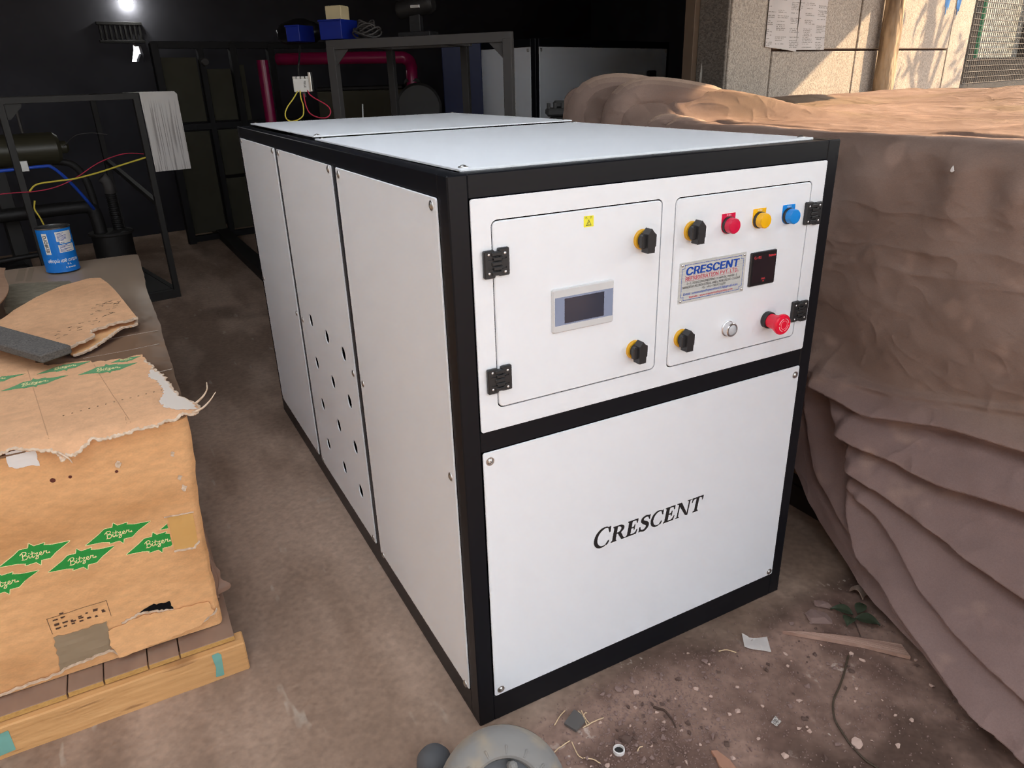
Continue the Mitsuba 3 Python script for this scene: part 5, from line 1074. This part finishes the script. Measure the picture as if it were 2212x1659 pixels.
lf = thing('leaf_sprig', 'dark green withered leaf sprig on the dirt beside the cabinet base', 'leaf')
def leaf(c, ang, L, wd_):
    n = 12; P = np.zeros((n, 7, 3))
    for i, t in enumerate(np.linspace(0, 1, n)):
        w = wd_ * math.sin(math.pi * t ** .8) + .0005
        for j, q in enumerate(np.linspace(-1, 1, 7)):
            u, v = L * t, w * q; x = c[0] + u * math.cos(ang) - v * math.sin(ang); y = c[1] + u * math.sin(ang) + v * math.cos(ang)
            P[i, j] = [x, y, .012 + .012 * t * (1 - t) * 4 + .006 * abs(q)]
    return sheet(P, .0012)
for c, a_l, L, w_l in [((1.26, -.225), 2.2, .07, .022), ((1.25, -.24), -1.0, .075, .026), ((1.24, -.23), 3.6, .05, .02), ((1.275, -.23), .35, .06, .018)]:
    add('leaf_blade', leaf(c, a_l, L, w_l), 'leaf_dry', lf, smooth=True)
add('stem', tube([(1.275, -.16, .014), (1.255, -.225, .014), (1.20, -.30, .010)], .0022, 6), 'twig_dark', lf, smooth=True)
shp = np.array([[[1.352 + .05 * t, -.165 - .05 * (q - .5) + .01 * math.sin(t * 3), .012 + .022 * math.sin(math.pi * q) * (1 - .3 * t) + .002 * math.sin(60 * t)] for q in np.linspace(0, 1, 12)] for t in np.linspace(0, 1, 20)])
add('bark_curl', sheet(shp[:, ::-1], .003), mat('bark_pale', lin('#8a776b'), rough=.9), smooth=40, label='curled ribbed piece of bark beside the leaf sprig', cat='bark')
def rock(sx, sy, sz, seed, n=14):
    r = np.random.default_rng(seed); p = r.normal(size=(n, 3)); p /= np.linalg.norm(p, axis=1, keepdims=True); p *= r.uniform(.8, 1.1, (n, 1)); m = hull(p * [sx, sy, sz]); m.apply_transform(rotz(r.uniform(0, 6.28))); return m
def put(name, x, y, sx, sy, sz, seed, bs, label, cat_, group=None, n=14):
    return add(name, mv(rock(sx, sy, sz, seed, n), x, y, gz(x, y) + sz * .55), bs, label=label, cat=cat_, group=group)
put('brick_fragment', 1.362, -.402, .024, .014, .011, 3, 'pebble_pale', 'pale angular brick fragment beside the end of the wood splinter', 'brick fragment')
put('flat_stone', 1.16, -.175, .05, .035, .012, 5, 'pebble_brown', 'broad flat brown stone half sunk near the cabinet base', 'stone', n=24)
put('flat_stone', 1.225, -.135, .030, .022, .010, 6, 'pebble_brown', 'round flat stone between the broad stone and the bark curl', 'stone', n=24)
put('stone_lump', .325, -.235, .022, .020, .012, 9, 'pebble_dark', 'dark brown stone lump above the white rimmed bottle cap', 'stone')
put('stone_lump', .855, -.555, .016, .022, .010, 15, 'pebble_pale', 'pale stone chip right of the curved cable near the bottom edge', 'stone')
cols = ['pebble_brown', 'pebble_brown', 'pebble_pale', 'pebble_dark']
r7 = np.random.default_rng(21); pts_, PXY = [], {}
MARKS = [('the slate shard', .235, -.115), ('the white rimmed bottle cap', .289, -.257), ('the dark twig', .475, -.23), ('the orange wood chip', .50, -.42), ('the paper scrap', .90, -.15), ('the foil scrap', .722, -.398), ('the curved cable', .88, -.47), ('the cabinet base', .45, -.03), ('the tip of the wood splinter', 1.02, -.18), ('the thick end of the wood splinter', 1.26, -.42), ('the leaf sprig', 1.25, -.23), ('the dark stone lump', .325, -.235), ('the flat stones', 1.18, -.15)]
TONE = {'pebble_brown': 'brown', 'pebble_pale': 'pale', 'pebble_dark': 'dark'}
clusters = [((.40, -.20), (.09, .08), 70), ((.30, -.28), (.10, .04), 26), ((.62, -.16), (.10, .04), 26), ((.78, -.40), (.16, .12), 26), ((1.08, -.45), (.12, .12), 34), ((.95, -.25), (.20, .10), 26), ((.55, -.33), (.10, .07), 22)]
for (cx, cy), (sx, sy), n in clusters:
    k = 0
    while k < n:
        x, y = cx + r7.normal() * sx, cy + r7.normal() * sy
        if y > -.035 or y < -.80 or x < .07 or x > 1.34 or any((x - a) ** 2 + (y - b) ** 2 < (c + .009) ** 2 for a, b, c in pts_): continue
        if (x - .289) ** 2 + (y + .257) ** 2 < .0006 or (.2 < x < .27 and -.155 < y < -.08) or (.70 < x < .745 and -.42 < y < -.38) or (.84 < x < .96 and -.21 < y < -.09): continue
        q = float(np.clip(r7.lognormal(-5.15, .35), .0032, .013)); pts_.append((x, y, q)); k += 1
        pc = cols[int(r7.integers(0, 4))]; mk = min(MARKS, key=lambda m: (m[1] - x) ** 2 + (m[2] - y) ** 2)[0]; big = 'coarse' if q > .0075 else 'small' if q > .005 else 'tiny'
        pk_ = add('pebble', mv(rock(q * r7.uniform(.9, 1.4), q, q * r7.uniform(.5, .8), 100 + len(pts_), 11), x, y, gz(x, y) + q * .35), pc, label=f'{big} {TONE[pc]} pebble', cat='pebble', group=f'pebbles nearest to {mk}'); PXY[pk_] = (x, y)
def ordinal(n): return f"{n}{'th' if n % 100 in (11, 12, 13) else {1: 'st', 2: 'nd', 3: 'rd'}.get(n % 10, 'th')}"
by_mark = {}
for k in [k for k, d in labels.items() if d.get('category') == 'pebble']: by_mark.setdefault(labels[k]['group'], []).append(k)
for (g_, ks) in by_mark.items():
    mn = g_[len('pebbles nearest to '):]; mx, my = next((m[1], m[2]) for m in MARKS if m[0] == mn)
    for i, k in enumerate(sorted(ks, key=lambda k: (PXY[k][0] - mx) ** 2 + (PXY[k][1] - my) ** 2)):
        labels[k]['label'] = f"{labels[k]['label']} on the dirt, " + (f'closest to {mn}' if i == 0 else f'{ordinal(i + 1)} from {mn}')
gr = []
for i in range(5200):
    c = clusters[int(r7.choice(7, p=[.30, .10, .12, .16, .12, .12, .08]))]
    x, y = c[0][0] + r7.normal() * c[1][0] * 1.5, c[0][1] + r7.normal() * c[1][1] * 1.4
    if y > -.03 or y < -1.0 or x < .05 or x > 1.5: continue
    q = r7.uniform(.0010, .0030); gr.append((x, y, q))
gr = np.array(gr); gzv = ground_z(gr[:, 0], gr[:, 1]); oc = np.array([[1, 0, 0], [-1, 0, 0], [0, 1, 0], [0, -1, 0], [0, 0, 1], [0, 0, -1.0]]); of = np.array([[0, 2, 4], [2, 1, 4], [1, 3, 4], [3, 0, 4], [2, 0, 5], [1, 2, 5], [3, 1, 5], [0, 3, 5]])
V = (gr[:, None, :] * [1, 1, 0]) + (oc[None] * r7.uniform(.7, 1.3, (len(gr), 6, 3))) * gr[:, 2][:, None, None]; V[..., 2] += (gzv + gr[:, 2] * .4)[:, None]
add('gravel', trimesh.Trimesh(V.reshape(-1, 3), (of[None] + 6 * np.arange(len(gr))[:, None, None]).reshape(-1, 3), process=False), 'pebble_brown', label='fine brown grit strewn over the dirt before the cabinet', cat='gravel', kind='stuff')

# dusty grey machine end cover lying in the foreground
mat('cover_grey', proc(lambda p, n, uv: mix(lin('#838280'), lin('#978d7e'), smoothstep(.45, .75, fbm(p.x * 14, p.y * 14, p.z * 14, 4)))), rough=0.75, bump=proc(lambda p, n, uv: fbm(p.x * 60, p.y * 60, p.z * 60, 3)), bscale=0.0015)
mat('cover_dark', lin('#55585c'), rough=0.7)
ec = thing('motor_cover', 'dusty grey round motor cover with a clip, at the bottom edge before the cabinet corner', 'motor cover')
axc = np.array([-.12, -.66, .66]); axc /= np.linalg.norm(axc); axx = np.cross([0, 0, 1], axc); axx /= np.linalg.norm(axx); axy = np.cross(axc, axx)
EC = frame_at(np.array([-.062, -.262, .050]), axx, axy, axc)
add('shell', xf(lathe([[.0, -.06], [.13, -.06], [.158, -.045], [.166, -.015], [.163, .006], [.150, .024], [.128, .036], [.108, .041], [.098, .041], [.092, .036], [.089, .014], [.0, .012]], 56), EC), 'cover_grey', ec, smooth=35)
add('dish', xf(lathe([[.0, .0125], [.088, .0145], [.0885, .0165], [.0, .0155]], 40), EC), 'cover_dark', ec, smooth=35)
for k in range(14):
    a_k = k * 2 * math.pi / 14; 
    add('rib', xf(xf(cbox(.100, .122, -.003, .003, .036, .0425, .002), rotz(a_k)), EC), 'cover_grey', ec)
add('clip', xf(cat([cbox(.020, .042, .045, .080, .014, .052, .006), cbox(.012, .050, .036, .052, .014, .030, .005)]), EC), 'cover_grey', ec, label='raised clip')
add('boss', xf(lathe([[0, .012], [.022, .012], [.022, .026], [.016, .030], [0, .030]], 24), EC @ TOP(.030, .030, 0)), 'cover_dark', ec, smooth=35)
sk_ = lathe([[0, -.02], [.040, -.02], [.046, .0], [.044, .022], [.034, .038], [.018, .046], [0, .048]], 30)
add('rubber_foot', mv(sk_, -.165, -.062, .02), 'cover_dark', smooth=True, label='small grey rubber dome left of the dusty motor cover', cat='rubber cap')

# a tree beside the yard, out of the picture on the right: its leaves dapple the stone wall and the cover
mat('tree_bark', lin('#5d4b3c'), rough=0.9); mat('tree_leaf', lin('#4c6b32'), rough=0.6)
tr = thing('yard_tree', 'leafy tree standing in the yard right of the tarpaulin', 'tree')
tb0 = W(5.2, 2.6, 0)
add('trunk', tube([tb0, tb0 + [-.05, .1, 1.6], W(4.9, 2.4, 3.0), W(4.5, 2.2, 4.2), W(4.2, 2.1, 5.2)], [.13, .12, .10, .07, .03], 12), 'tree_bark', tr, smooth=True)
ends = [W(3.65, 1.75, 3.75), W(4.2, 2.2, 3.9), W(3.9, 1.3, 4.3), W(4.9, 2.7, 4.1), W(5.6, 2.4, 4.3), W(4.7, 1.5, 4.7)]
for e_ in ends: add('branch', tube(spline([W(4.6, 2.3, 3.7), (np.array(W(4.6, 2.3, 3.7)) + e_) / 2 + [0, 0, .12], e_], 5), np.linspace(.04, .012, 11), 7), 'tree_bark', tr, smooth=True)
rl = np.random.default_rng(5); LV, LF = [], []
for e_ in ends:
    for k in range(46):
        c = e_ + rl.normal(size=3) * [.22, .22, .16]; d1 = rl.normal(size=3); d1 /= np.linalg.norm(d1); d2 = np.cross(d1, rl.normal(size=3)); d2 /= np.linalg.norm(d2); L_ = rl.uniform(.05, .09)
        b_ = len(LV); LV += [c - d1 * L_, c + d2 * L_ * .42, c + d1 * L_, c - d2 * L_ * .42]; LF += [[b_, b_ + 1, b_ + 2], [b_, b_ + 2, b_ + 3]]
add('foliage', trimesh.Trimesh(np.array(LV), LF, process=False), 'tree_leaf', tr, kind='stuff')
